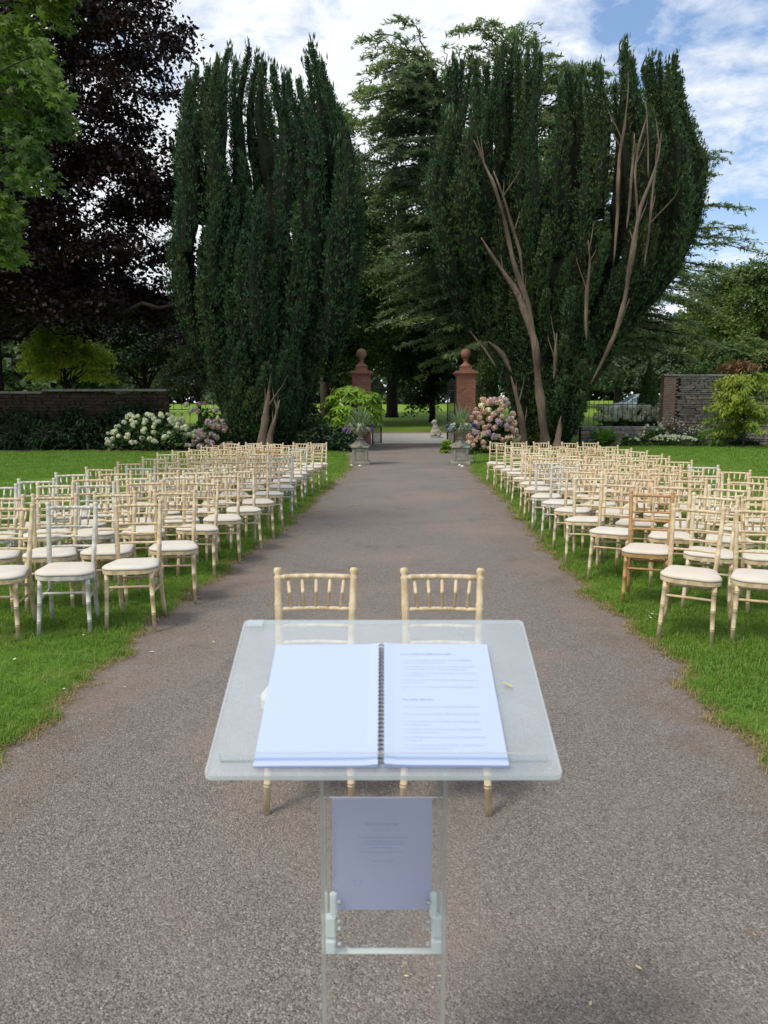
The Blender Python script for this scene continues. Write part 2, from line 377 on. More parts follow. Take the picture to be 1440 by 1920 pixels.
M['fl_pink'] = leaf_mat('pink_petal', (.48, .28, .25), (.62, .40, .35), (.72, .54, .46), .3)
M['fl_mauve'] = leaf_mat('mauve_petal', (.31, .22, .34), (.44, .32, .45), (.56, .44, .55), .3)
M['fl_dusky'] = leaf_mat('dusky_petal', (.30, .2, .22), (.40, .29, .29), (.5, .39, .36), .3)
M['fl_blue'] = leaf_mat('violet_petal', (.07, .05, .24), (.12, .085, .34), (.20, .15, .45), .25)
M['fl_purple'] = leaf_mat('purple_petal', (.20, .08, .34), (.30, .14, .45), (.42, .24, .55), .25)
M['fl_dark'] = plain('dark_violet', (.02, .012, .05), .6)
M['steel'] = plain('zinc_steel', (.55, .58, .60), .35, .9, .5, .1, 30)
def acrylic(name, haze=0.0, tint=(.965, .985, .98), rough=.02, hazecol=(.80, .84, .84), refl=.04):
    t = NT(name)
    tr = t.n('ShaderNodeBsdfTransparent'); tr.inputs[0].default_value = (*tint, 1)
    gl = t.n('ShaderNodeBsdfGlossy'); gl.inputs['Roughness'].default_value = rough; gl.inputs['Color'].default_value = (1, 1, 1, 1)
    lw = t.n('ShaderNodeLayerWeight'); lw.inputs['Blend'].default_value = .5
    fr = t.math('ADD', refl, t.math('MULTIPLY', t.math('POWER', lw.outputs['Facing'], 4.5), .8))
    s = t.mixsh(fr, tr.outputs[0], gl.outputs[0], final=haze == 0)
    if haze:
        df = t.n('ShaderNodeBsdfDiffuse'); df.inputs[0].default_value = (*hazecol, 1)
        tl = t.n('ShaderNodeBsdfTranslucent'); tl.inputs[0].default_value = (*hazecol, 1)
        d = t.mixsh(.35, df.outputs[0], tl.outputs[0], final=False)
        nz = t.noise(9, 6, .65, t.coord('Object'))
        f = t.ramp(nz, [(.3, (haze * .85,) * 3), (.7, (haze * 1.12,) * 3)])
        t.mixsh(f, s, d)
    return t.m
M['acrylic'] = acrylic('clear_acrylic')
M['acrylic_haze'] = acrylic('dusty_sky_acrylic', .26, hazecol=(.78, .86, .95), refl=.09, rough=.12)  # dust haze plus the sky's reflection, put in as blue-white
M['acrylic_edge'] = acrylic('bright_acrylic_edge', .85, hazecol=(.93, .97, .96))  # sky caught by the cut edges is put in as white
M['acrylic_dim'] = acrylic('smoky_acrylic_edge', .5, tint=(.86, .87, .86), hazecol=(.55, .56, .54))
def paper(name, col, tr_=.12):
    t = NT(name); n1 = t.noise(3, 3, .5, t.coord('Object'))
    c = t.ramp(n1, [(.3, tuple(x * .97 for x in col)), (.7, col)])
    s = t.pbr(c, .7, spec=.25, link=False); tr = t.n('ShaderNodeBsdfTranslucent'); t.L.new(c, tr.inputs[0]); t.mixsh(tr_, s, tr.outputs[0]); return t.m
M['paper'] = paper('skylit_white_paper', (.50, .585, .86))  # white paper; the blue of the sky light is put into its colour
M['paper2'] = paper('skylit_white_sheet', (.80, .79, .98), .45)  # hanging sheet, also white paper with skylight blue in its colour
M['ink'] = plain('grey_print', (.42, .49, .72), .8, 0, .1)
M['ink_bold'] = plain('dark_print', (.27, .32, .5), .8, 0, .1)
M['ink_faint'] = plain('show_through_print', (.55, .60, .84), .8, 0, .1)
M['coil'] = plain('dark_wire', (.06, .065, .08), .35, .3)
M['leaf_fallen'] = plain('fallen_leaf_yellow', (.55, .48, .18), .7)
M['litter'] = leaf_mat('dry_litter', (.09, .05, .025), (.22, .13, .06), (.42, .33, .17), .15)
M['petal'] = plain('white_petal_fallen', (.75, .72, .64), .7)
M['car_paint'] = plain('silver_paint', (.66, .69, .72), .3, .1, .5, .03, 2, .6)
M['car_glass'] = plain('car_window', (.22, .27, .30), .08, 0, .8)  # lighter grey-blue stands in for sky reflected in the glass
M['car_dark'] = plain('black_rubber', (.015, .015, .016), .7)
M['car_lamp'] = plain('red_lamp', (.35, .02, .015), .25)

# ------------------------------------------------------------------ the setting
def ter(x, y):
    z = np.interp(y, [-1e4, 38.6, 46, 65, 92, 130, 600], [0, 0, .367, 1.17, 2.16, 3.0, 6.0])
    return z + np.clip((y - 44) / 12, 0, 1) * .03 * np.clip(x - 8, 0, 15)
def ground():
    ys = np.concatenate([np.linspace(-12, 36, 9), np.linspace(38.6, 46, 8), np.linspace(48, 92, 23), np.geomspace(97, 900, 14)])
    xs = np.concatenate([-np.geomspace(700, 40, 8), np.linspace(-30, 30, 31), np.geomspace(40, 700, 8)])
    X, Yg = np.meshgrid(xs, ys); Z = ter(X, Yg)
    V = np.stack([X, Yg, Z], -1).reshape(-1, 3); n, k = X.shape
    i, j = np.meshgrid(np.arange(n - 1), np.arange(k - 1), indexing='ij')
    q = np.stack([i * k + j, i * k + j + 1, (i + 1) * k + j + 1, (i + 1) * k + j], -1).reshape(-1, 4)
    b = MB(); b.add(V, q); tag(part('ground', b, M['park'], smooth=True), kind='structure')
ground()
EL = [(-0.0, -12)] + [gnd(*p) for p in [(-180, 1560), (0, 1420), (120, 1310), (280, 1172), (380, 1097), (470, 1034), (540, 985), (600, 928), (640, 893), (655, 880), (652, 862), (650, 846)]]
ER = [(0, -12)] + [gnd(*p) for p in [(1600, 1560), (1440, 1420), (1300, 1290), (1265, 1245), (1195, 1180), (1105, 1108), (1050, 1052), (990, 985), (930, 922), (890, 890), (882, 874), (895, 846), (900, 838)]]
EL[0] = (EL[1][0], -12); ER[0] = (ER[1][0], -12)
ELx, ELy = np.array([p[0] for p in EL]), np.array([p[1] for p in EL])
ERx, ERy = np.array([p[0] for p in ER]), np.array([p[1] for p in ER])
def wob(y, s): return .035 * np.sin(y * 5.1 + s) + .03 * np.sin(y * 11.3 + 2 * s) + .022 * np.sin(y * 23.7 + 3 * s) + .03 * np.sin(y * 2.2 + s * 4)
def edgeL(y): return np.interp(y, ELy, ELx) + wob(y, 1.0)
def edgeR(y): return np.interp(y, ERy, ERx) + wob(y, 2.3)
def path():
    ys = np.concatenate([np.arange(-12, 1.5, .5), np.arange(1.5, 14, .1), np.arange(14, 38.7, .35)])
    fr = np.linspace(0, 1, 25); b = MB(); V = []; D = []
    for y in ys:
        l, r = np.interp(y, ELy, ELx) - .35, np.interp(y, ERy, ERx) + .35
        if y > 29: l, r = l - .6 * min(1, (y - 29) / 2), r + .3
        x = l + (r - l) * fr; V.append(np.stack([x, np.full(25, y), np.full(25, .004)], 1))
        d = np.minimum(x - l, r - x) - .35; D.append(np.clip(1 - d / .75, 0, 1))
    V = np.concatenate(V); n = len(ys)
    i, j = np.meshgrid(np.arange(n - 1), np.arange(24), indexing='ij')
    b.add(V, np.stack([i * 25 + j, i * 25 + j + 1, (i + 1) * 25 + j + 1, (i + 1) * 25 + j], -1).reshape(-1, 4))
    o = part('gravel_path', b, M['gravel']); tag(o, kind='structure')
    a = o.data.attributes.new('edge_dirt', 'FLOAT', 'POINT'); a.data.foreach_set('value', np.concatenate(D).astype(np.float32))
path()
def lawn(name, side, yend):
    ys = np.concatenate([np.arange(-12, 2, .5), np.arange(2, 13, .07), np.arange(13, yend, .25), [yend]])
    offs = np.array([0, .03, .08, .2, .45, 1, 2, 4, 7, 11, 16, 24, 40.0]); V = []
    for y in ys:
        e = edgeL(y) if side < 0 else edgeR(y); x = e + side * offs
        z = np.full(len(offs), .024); z[0] = -.004; z[1] = .014
        z[2:] += .006 * np.sin(x[2:] * 3 + y * 2.3) * np.cos(y * 1.7 - x[2:])
        V.append(np.stack([x, np.full(len(offs), y), z], 1))
    n, k = len(ys), len(offs); i, j = np.meshgrid(np.arange(n - 1), np.arange(k - 1), indexing='ij')
    q = np.stack([i * k + j, i * k + j + 1, (i + 1) * k + j + 1, (i + 1) * k + j], -1).reshape(-1, 4)
    if side < 0: q = q[:, ::-1]
    b = MB(); b.add(np.concatenate(V), q); tag(part(name, b, M['lawn'], smooth=True), kind='structure')
YL, YR = 30.6, 35.0
lawn('lawn', -1, YL); lawn('lawn', 1, YR)
def sheet(name, x0, x1, y0, y1, dz, mat, nx=24, ny=10, jit=0.0):
    xs = np.linspace(x0, x1, nx); ys = np.linspace(y0, y1, ny); X, Yg = np.meshgrid(xs, ys)
    Yg = Yg + (np.sin(X * 2.1) + np.sin(X * 5.3)) * jit * (Yg == y0)
    Z = ter(X, Yg) + dz
    i, j = np.meshgrid(np.arange(ny - 1), np.arange(nx - 1), indexing='ij')
    b = MB(); b.add(np.stack([X, Yg, Z], -1).reshape(-1, 3), np.stack([i * nx + j, i * nx + j + 1, (i + 1) * nx + j + 1, (i + 1) * nx + j], -1).reshape(-1, 4))
    return tag(part(name, b, mat), kind='structure')
sheet('flower_bed', -34, -2.2, YL - .1, 36, .035, M['soil'], 60, 6, .06)
sheet('flower_bed', 3.2, 34, YR - .1, 38, .035, M['soil'], 60, 6, .06)
sheet('driveway', -30, 5.2, 38.65, 45.2, .012, M['drive'], 30, 14)
sheet('verge', -30, 12, 45.2, 46.4, .016, M['drive_edge'], 30, 5)

# ------------------------------------------------------------------ instanced ground cover (grass, straw, gravel chips)
def scatter(name, variants, pts, rz, sc, mat, label=None):
    """one stuff object: its mesh holds the little source shapes and the points; nodes copy a shape onto each point"""
    b = MB(); nv = []; K = len(variants)
    for v, f in variants: b.add(v, f); nv.append(len(v))
    me = b.mesh(name, mat); n0 = len(me.vertices); n = len(pts)
    me.vertices.add(n); co = np.zeros((n0 + n, 3), np.float32)
    base = np.concatenate(b.v).astype(np.float32); co[:n0] = base; co[n0:] = pts; me.vertices.foreach_set('co', co.ravel())
    which = np.concatenate([np.full(c, i) for i, c in enumerate(nv)] + [10 + np.arange(n) % K]).astype(np.int32)
    a = me.attributes.new('which', 'INT', 'POINT'); a.data.foreach_set('value', which)
    z0 = np.zeros(n0)
    for nm, arr in (('rz', rz), ('sc', sc)):
        a = me.attributes.new(nm, 'FLOAT', 'POINT'); a.data.foreach_set('value', np.concatenate([z0, arr]).astype(np.float32))
    me.update()
    o = link(name, me); tag(o, kind='stuff')
    g = bpy.data.node_groups.new(name + '_nodes', 'GeometryNodeTree')
    g.interface.new_socket('Geometry', in_out='INPUT', socket_type='NodeSocketGeometry')
    g.interface.new_socket('Geometry', in_out='OUTPUT', socket_type='NodeSocketGeometry')
    N, L = g.nodes, g.links
    gi, go, jn = N.new('NodeGroupInput'), N.new('NodeGroupOutput'), N.new('GeometryNodeJoinGeometry')
    def attr(nm, ty):
        x = N.new('GeometryNodeInputNamedAttribute'); x.data_type = ty; x.inputs['Name'].default_value = nm; return x.outputs['Attribute']
    w, arz, asc = attr('which', 'INT'), attr('rz', 'FLOAT'), attr('sc', 'FLOAT')
    def pick(val):
        c = N.new('FunctionNodeCompare'); c.data_type = 'INT'; c.operation = 'EQUAL'
        ins = [s for s in c.inputs if s.enabled]; L.new(w, ins[0]); ins[1].default_value = val
        s = N.new('GeometryNodeSeparateGeometry'); s.domain = 'POINT'; L.new(gi.outputs[0], s.inputs[0]); L.new(c.outputs[0], s.inputs['Selection']); return s.outputs[0]
    for k in range(K):
        ip = N.new('GeometryNodeInstanceOnPoints'); L.new(pick(10 + k), ip.inputs['Points']); L.new(pick(k), ip.inputs['Instance'])
        cx = N.new('ShaderNodeCombineXYZ'); L.new(arz, cx.inputs[2]); L.new(cx.outputs[0], ip.inputs['Rotation'])
        L.new(asc, ip.inputs['Scale']); L.new(ip.outputs[0], jn.inputs[0])
    L.new(jn.outputs[0], go.inputs[0])
    md = o.modifiers.new('copies', 'NODES'); md.node_group = g
    return o
def tuft(nb, rad, h, w, lean, seed):
    g = np.random.default_rng(seed); V = []; F = []
    for k in range(nb):
        a = g.uniform(0, 6.28); r = rad * math.sqrt(g.uniform()); d = np.array([math.cos(a), math.sin(a)]) * r
        ht = h * g.uniform(.55, 1.25); ln = lean * g.uniform(.2, 1.3); b = g.uniform(0, 6.28); dx, dy = math.cos(b), math.sin(b); px, py = -dy * w / 2, dx * w / 2
        o = len(V); m = (d[0] + dx * ln * ht * .35, d[1] + dy * ln * ht * .35, ht * .6); tp = (d[0] + dx * ln * ht, d[1] + dy * ln * ht, ht * max(.25, 1 - ln * .35))
        V += [(d[0] - px, d[1] - py, -.006), (d[0] + px, d[1] + py, -.006), (m[0] + px * .8, m[1] + py * .8, m[2]), (m[0] - px * .8, m[1] - py * .8, m[2]), tp]
        F += [(o, o + 1, o + 2, o + 3), (o + 3, o + 2, o + 4)]
    return np.array(V), F
def grass():
    P, RZ, SC = [], [], []
    for (y0, y1, dens, s) in ((2.4, 6.5, 420, .85), (6.5, 10, 260, .95), (10, 16, 110, 1.15), (16, 24, 45, 1.5), (24, 35, 22, 1.9)):
        for side in (-1, 1):
            ye = min(y1, YL if side < 0 else YR)
            wmax = 720 / FPX * ye * 1.04 + .8
            n = int(dens * (ye - y0) * wmax); y = rng.uniform(y0, ye, n); x = side * rng.uniform(0, wmax, n)
            e = edgeL(y) if side < 0 else edgeR(y); ok = ((x - e) * side > .015) & (np.abs(x) < 720 / FPX * y * 1.04 + .8)
            x, y = x[ok], y[ok]; P.append(np.stack([x, y, np.full(len(x), .02)], 1)); SC.append(s * rng.uniform(.65, 1.3, len(x)))
    P = np.concatenate(P); SC = np.concatenate(SC)
    pn = np.sin(P[:, 0] * 1.3 + np.sin(P[:, 1] * .9) * 2) * np.cos(P[:, 1] * 1.1 + P[:, 0] * .4)
    SC *= 1 + .22 * pn
    scatter('grass', [tuft(24, .075, .05, .0042, 1.0, 5 + k) for k in range(4)], P, rng.uniform(0, 6.28, len(P)), SC, M['blade'])
    y = np.concatenate([rng.uniform(2.4, 9, 1500), rng.uniform(9, 24, 900)]); n = len(y); side = rng.choice([-1, 1], n)
    e = np.where(side < 0, edgeL(y), edgeR(y)); x = e + side * rng.normal(.005, .032, n)
    scatter('dry_grass', [tuft(12, .05, .035, .0036, 2.0, 50 + k) for k in range(3)], np.stack([x, y, np.full(n, .006)], 1), rng.uniform(0, 6.28, n), np.where(y > 9, 1.4, 1.0) * rng.uniform(.6, 1.2, n), M['straw'])
grass()
def chips():
    V = []
    for k in range(4):
        t = (1 + 5 ** .5) / 2
        v = unit(np.array([(-1, t, 0), (1, t, 0), (-1, -t, 0), (1, -t, 0), (0, -1, t), (0, 1, t), (0, -1, -t), (0, 1, -t), (t, 0, -1), (t, 0, 1), (-t, 0, -1), (-t, 0, 1.0)]))
        v = v * rng.uniform(.7, 1.25, (12, 1)) * np.array([1, .75, .5])
        f = [(0, 11, 5), (0, 5, 1), (0, 1, 7), (0, 7, 10), (0, 10, 11), (1, 5, 9), (5, 11, 4), (11, 10, 2), (10, 7, 6), (7, 1, 8), (3, 9, 4), (3, 4, 2), (3, 2, 6), (3, 6, 8), (3, 8, 9), (4, 9, 5), (2, 4, 11), (6, 2, 10), (8, 6, 7), (9, 8, 1)]
        V.append((v, f))
    n = 60000; y = 1.6 + 6.5 * rng.uniform(0, 1, n) ** 1.25; x = rng.uniform(-2.1, 2.4, n)
    ok = (x > edgeL(y) - .1) & (x < edgeR(y) + .1) & (np.abs(x) < 720 / FPX * y * 1.1 + .5); x, y = x[ok], y[ok]
    sc = .0021 + .0026 * rng.uniform(0, 1, len(x)) ** 3
    scatter('loose_gravel', V, np.stack([x, y, np.full(len(x), .005)], 1), rng.uniform(0, 6.28, len(x)), sc, M['pebble'])
chips()

# ------------------------------------------------------------------ trees and plants
def foliage(mb, centers, radii, n_each, L, Wd, flat=.6, droop=.35, g=None, mat=0, up=.7, shell=.5):
    g = g or rng; centers = np.asarray(centers, float); radii = np.asarray(radii, float)
    cnt = np.maximum(1, (n_each * (radii / radii.mean()) ** 2).astype(int)); idx = np.repeat(np.arange(len(centers)), cnt); n = len(idx)
    d = rdir(n, g); rr = radii[idx] * (g.uniform(0, 1, n) ** shell) * g.uniform(.8, 1.15, n)
    P = centers[idx] + d * rr[:, None] * np.array([1, 1, flat])
    rad = np.hypot(P[:, 0] - centers[idx][:, 0], P[:, 1] - centers[idx][:, 1]); P[:, 2] -= droop * rad ** 2 / (radii[idx] + .01)
    Nn = unit(np.array([0, 0, 1.0]) * up + d * .5 + g.normal(size=(n, 3)) * .45)
    U = unit(d * np.array([1, 1, .2]) + g.normal(size=(n, 3)) * .6 - np.array([0, 0, droop * .8]))
    s = g.uniform(.7, 1.3, n); v, f = leafq(P, U, Nn, L * s, Wd * s); mb.add(v, f, mat)
def limb(p0, p1, r0, r1, g, n=7, sag=.0, wander=.08):
    p0, p1 = np.array(p0, float), np.array(p1, float); t = np.linspace(0, 1, n)[:, None]; d = np.linalg.norm(p1 - p0)
    p = p0 + (p1 - p0) * t; p[:, 2] += (np.sin(t[:, 0] * math.pi) * sag * d)
    p[1:-1] += g.normal(size=(n - 2, 3)) * wander * d * .3
    return tube(p, r0 + (r1 - r0) * t[:, 0] ** .8, 7)
def broadleaf(name, label, x, y, h, rad, z_lo, mat, n_clump=60, n_leaf=300, L=.12, Wd=.08, trunk_r=.3, bark='bark', seed=1, group=None, cat='tree', lean=0, squash=1.0, droop=.35, flat=.6, lobe=.45, clump_r=.26, full=False):
    g = np.random.default_rng(seed); z0 = float(ter(x, y)); t = thing(name, label, cat, (x, y, z0), 0, group)
    zc = (h + z_lo) / 2; hz = (h - z_lo) / 2
    d = rdir(n_clump, g); d[:, 2] = np.where((d[:, 2] < -.6) & (not full), -d[:, 2], d[:, 2]); rr = g.uniform(.35, 1.0, n_clump) ** .5
    lob = 1 + lobe * (np.sin(d[:, 0] * 5 + seed) * np.cos(d[:, 1] * 4 + seed * 2 + d[:, 2] * 3)) * .5
    C = d * (rr * lob)[:, None] * np.array([rad, rad * squash, hz]) * (1 - clump_r * .7) + np.array([lean, 0, zc])
    Rr = g.uniform(.6, 1.35, n_clump) * rad * clump_r
    b = MB(); foliage(b, C, Rr, n_leaf, L, Wd, flat, droop, g); part('crown', b, mat, t)
    k = MB(); fk = z_lo + (h - z_lo) * .25
    tp = np.array([(0, 0, -.2), (.03, 0, .4), (.05, .02, fk * .5), (lean * .3, 0, fk), (lean * .7, .1, fk + (h - fk) * .45), (lean, .1, fk + (h - fk) * .75)])
    k.add(*tube(tp, [trunk_r * 1.35, trunk_r, trunk_r * .85, trunk_r * .7, trunk_r * .35, trunk_r * .08], 10))
    part('trunk', k, M[bark], t, True)
    q = MB(); far = np.argsort(-np.linalg.norm(C[:, :2], axis=1))[:max(6, n_clump // 3)]
    for i in far:
        s = g.uniform(.55, 1.2); q.add(*limb((lean * .3, 0, min(fk * s + .2, max(C[i][2] - .3, fk * .5))), C[i], trunk_r * .32, .02, g, sag=.08))
    part('limb', q, M[bark], t, True); return t

def yew(name, label, Y0, prof, tips, n_tongue, seed, mat, D, base_px, gaps=(), rad=(.36, .58), tz=(3.0, 10.6), n_base=16, core_k=.56, ncol=9):
    g = np.random.default_rng(seed); pz = sorted([(at(0, py, Y0)[2], at(a, py, Y0)[0], at(b, py, Y0)[0]) for py, a, b in prof])
    Z = [p[0] for p in pz]; XL = [p[1] + .42 for p in pz]; XR = [p[2] - .45 for p in pz]
    bx = at(base_px, 835, Y0)[0]; o = np.array([bx, Y0, 0.0]); t = thing(name, label, 'yew tree', tuple(o))
    fol, core = MB(), MB(); plumes = []; tot = 0
    for px, py in tips:
        w = g.uniform(-.75, .45); Yt = Y0 + w * D; p = at(px, py, Yt); plumes.append((p[0], w, p[2], g.uniform(5.5, 9), g.uniform(*rad) * .95, 1))
    for c in range(ncol):                                            # upright columns side by side, dark clefts between them
        uc = -.97 + 1.94 * (c + .5) / ncol + g.normal(0, .018); dep = g.uniform(.80, 1.06); zt = g.uniform(*tz); sp = ((XR[len(XR) // 2] - XL[len(XL) // 2]) / ncol)
        tops = [max(tz[0], min(tz[1], zt))] + [g.uniform(tz[0], tz[1]) for _ in range(4)]
        for q, z in enumerate(tops):
            u = np.clip(uc + g.normal(0, .03) * (q > 0), -1, 1); w = -math.sqrt(max(.02, 1 - u * u)) * (dep - .10 * q + g.normal(0, .04))
            xl, xr = np.interp(z, Z, XL), np.interp(z, Z, XR); x = (xl + xr) / 2 + u * ((xr - xl) / 2 - .25)
            if any(a < x < b and z > c_ for a, b, c_ in gaps): continue
            plumes.append((x, w, z, g.uniform(3.4, 7.0), sp * g.uniform(.46, .66), 0))
    for k in range(n_tongue):
        u = g.uniform(-1, 1); w = math.sqrt(max(0, 1 - u * u)) * g.uniform(.62, 1.06); z = g.uniform(*tz); xl, xr = np.interp(z, Z, XL), np.interp(z, Z, XR)
        plumes.append(((xl + xr) / 2 + u * ((xr - xl) / 2 - .4), w, z, g.uniform(3.0, 6.0), g.uniform(*rad), 0))
    for k in range(n_base):
        a = g.uniform(-math.pi, 0) if g.uniform() < .75 else g.uniform(0, math.pi); z = g.uniform(1.7, 4.6); xl, xr = np.interp(z * .55, Z, XL), np.interp(z * .55, Z, XR)
        plumes.append(((xl + xr) / 2 + math.cos(a) * ((xr - xl) / 2 + .1), math.sin(a) * .95, z, z, g.uniform(.38, .62), 0))
    for x, w, zt, ln, r, spire in plumes:
        xl, xr = np.interp(zt, Z, XL), np.interp(zt, Z, XR); u = np.clip((x - (xl + xr) / 2) / max(.3, (xr - xl) / 2), -1.25, 1.25)
        z0 = max(.12, zt - ln); m = 26; tt = np.linspace(0, 1, m); zz = z0 + (zt - z0) * tt
        xs = (np.interp(zz, Z, XL) + np.interp(zz, Z, XR)) / 2 + u * (np.interp(zz, Z, XR) - np.interp(zz, Z, XL)) / 2
        xs = xs + (x - xs[-1]); hw = (np.interp(zz, Z, XR) - np.interp(zz, Z, XL)) / 2
        ys = Y0 + w * D * np.minimum(1, hw / max(hw.max(), .1)); ys += .12 * np.sin(zz * .9 + seed + x * 3); xs = xs + .10 * np.sin(zz * 1.1 + w * 5 + x)
        e = 1.15 if spire else 1.7; mi = int(g.choice(3, p=[.5, .3, .2]))
        rr = r * np.clip(1 - tt ** e, 0.02, 1) ** .75 * (.55 + .45 * np.minimum(1, tt * 3.5)) * (1 + .13 * np.sin(zz * 3.1 + x * 7))
        A = np.stack([xs, ys, zz], 1) - o
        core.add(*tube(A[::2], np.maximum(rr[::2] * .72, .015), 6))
        area = 2 * math.pi * rr.mean() * (zt - z0); n = int(area * 68 * (.3 if w > .25 and not spire else .94))
        ti = g.uniform(0, 1, n) ** .9; th = g.uniform(0, 2 * math.pi, n); out = unit(np.array([[u * 1.0, w if w else -.1]]))[0]
        ok = (np.cos(th) * out[0] + np.sin(th) * out[1] > -.4) | (ti > .75); ti, th = ti[ok], th[ok]; n = len(ti)
        ri = np.interp(ti, tt, rr) * (1 + .2 * np.cos(5 * th + x * 9 + ti * 4) * np.sin(ti * (zt - z0) * 5 + 2 * th)) * g.uniform(.85, 1.15, n)
        nn = np.stack([np.cos(th), np.sin(th), np.full(n, .2)], 1)
        P = np.stack([np.interp(ti, tt, A[:, k]) for k in range(3)], 1) + nn * ri[:, None]
        for q in range(4):
            dr = unit(np.array([0, 0, .95]) + nn * .75 + g.normal(size=(n, 3)) * .42); L = g.uniform(.085, .18, n)
            Nn = unit(nn + g.normal(size=(n, 3)) * .45); v, f = leafq(P + dr * (L * .4)[:, None] + g.normal(size=(n, 3)) * .035, dr, Nn, L, L * .34); fol.add(v, f, mi)
        if spire:
            for q in range(3):
                m2 = 10; pp = A[-1] + np.stack([g.normal(0, .09, m2), g.normal(0, .09, m2), g.uniform(-.5, .35, m2)], 1)
                v, f = leafq(pp, np.array([0, 0, 1.0]) + g.normal(size=(m2, 3)) * .18, rdir(m2, g), .34, .07); fol.add(v, f)
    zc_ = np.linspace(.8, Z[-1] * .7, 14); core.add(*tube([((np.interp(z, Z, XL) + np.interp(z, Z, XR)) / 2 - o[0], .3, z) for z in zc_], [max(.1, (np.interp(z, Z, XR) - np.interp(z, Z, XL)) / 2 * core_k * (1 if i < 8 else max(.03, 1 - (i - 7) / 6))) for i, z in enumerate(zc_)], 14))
    part('crown', fol, [mat, M['yew3'], M['yew4']], t); part('shade_core', core, M['twig_shade'], t)
    return t, o
def limbs_px(t, o, Y, lines):
    for pts in lines:
        P = []; Rr = []
        for q in pts:
            px, py, r = q[:3]; p = np.array(at(px, py, Y if len(q) < 4 else q[3])) - o; P.append(p); Rr.append(r * (.6 if r < .15 else .78))
        Rr[-1] = min(Rr[-1], .018); Rr[0] = Rr[0] if pts[0][1] > 800 else .03; P = np.array(P); n = len(P); s = np.linspace(0, n - 1, n * 4); P2 = np.stack([np.interp(s, np.arange(n), P[:, k]) for k in range(3)], 1)
        P2[1:-1] += rng.normal(size=(len(P2) - 2, 3)) * .014; P2[1:-1] = (P2[:-2] + P2[1:-1] * 2 + P2[2:]) / 4
        b = MB(); b.add(*tube(P2, np.interp(s, np.arange(n), Rr) * (1 + .10 * np.sin(s * 5) + .08 * rng.normal(size=len(s))), 9))
        for k in range(3 * (len(P2) > 12)):
            i0 = int(rng.integers(len(P2) // 3, len(P2) - 2)); L_ = rng.uniform(.5, 1.5); dx = rng.normal(0, .3); q0 = P2[i0]; b.add(*tube([q0, q0 + np.array([dx * .4, -.03, .35]) * L_, q0 + np.array([dx * .8, .02, .7]) * L_, q0 + np.array([dx, .1, 1.0]) * L_], [.035, .028, .018, .006], 5, False))
        part('limb', b, M['yew_bark'], t, True)

YY = 33.0
tips1 = [(357, 150), (365, 135), (385, 122), (402, 108), (418, 128), (432, 104), (448, 120), (465, 98), (480, 112), (492, 118), (515, 124), (530, 150), (543, 142), (562, 150), (580, 84), (572, 110), (592, 120), (607, 112), (600, 140), (618, 165), (630, 268), (642, 250), (648, 288), (663, 312), (668, 340), (352, 215), (345, 240), (338, 268), (350, 330), (560, 240), (505, 180), (440, 170), (400, 190), (385, 430), (374, 480), (402, 320), (420, 280), (392, 380), (455, 300), (466, 390), (446, 345), (478, 330)]
prof1 = [(845, 435, 568), (800, 418, 580), (760, 400, 598), (700, 380, 618), (600, 352, 645), (500, 350, 655), (400, 352, 665), (300, 345, 662), (200, 352, 632), (120, 362, 620), (80, 380, 610)]
ty1, o1 = yew('yew_tree', 'dark fastigiate yew between the copper beech and the gate pillar with the dull brown ball', YY, prof1, tips1, 14, 3, M['yew'], 2.9, 500, n_base=30, rad=(.42, .78))
limbs_px(ty1, o1, 30.3, [[(490, 850, .34), (493, 815, .22), (499, 770, .16), (504, 735, .10), (508, 700, .04)], [(502, 850, .3), (506, 815, .17), (516, 785, .11), (524, 750, .04)]])
YZ = 35.0
tips2 = [(845, 130), (855, 112), (870, 118), (880, 102), (900, 108), (915, 130), (930, 96), (945, 84), (960, 78), (975, 96), (990, 100), (1000, 88), (1010, 96), (1050, 158), (1060, 136), (1075, 150), (1090, 134), (1102, 150), (1115, 128), (1127, 122), (1150, 165), (1164, 98), (1175, 85), (1195, 104), (1210, 125), (1225, 108), (1240, 112), (1252, 118), (1265, 108), (1276, 150), (1272, 225), (1282, 238), (1288, 272), (1291, 312), (842, 210), (832, 300), (850, 240), (905, 200), (960, 190), (1080, 230), (1245, 200)]
prof2 = [(845, 975, 1060), (790, 955, 1097), (700, 925, 1138), (640, 890, 1168), (600, 862, 1190), (500, 832, 1268), (400, 814, 1298), (300, 826, 1304), (250, 836, 1290), (200, 842, 1276), (120, 845, 1275), (75, 850, 1270)]
gx0, gx1 = at(1166, 300, YZ - 3)[0], at(1212, 300, YZ - 3)[0]
lx0, lx1 = at(890, 400, YZ - 3)[0], at(940, 400, YZ - 3)[0]
ty2, o2 = yew('yew_tree', 'broad fastigiate yew with bare pinkish limbs beside the gate pillar with the red ball', YZ, prof2, tips2, 16, 9, M['yew2'], 3.4, 1025, gaps=((gx0, gx1, 5.2),), tz=(3.2, 10.6), rad=(.42, .78), core_k=.5, ncol=12)
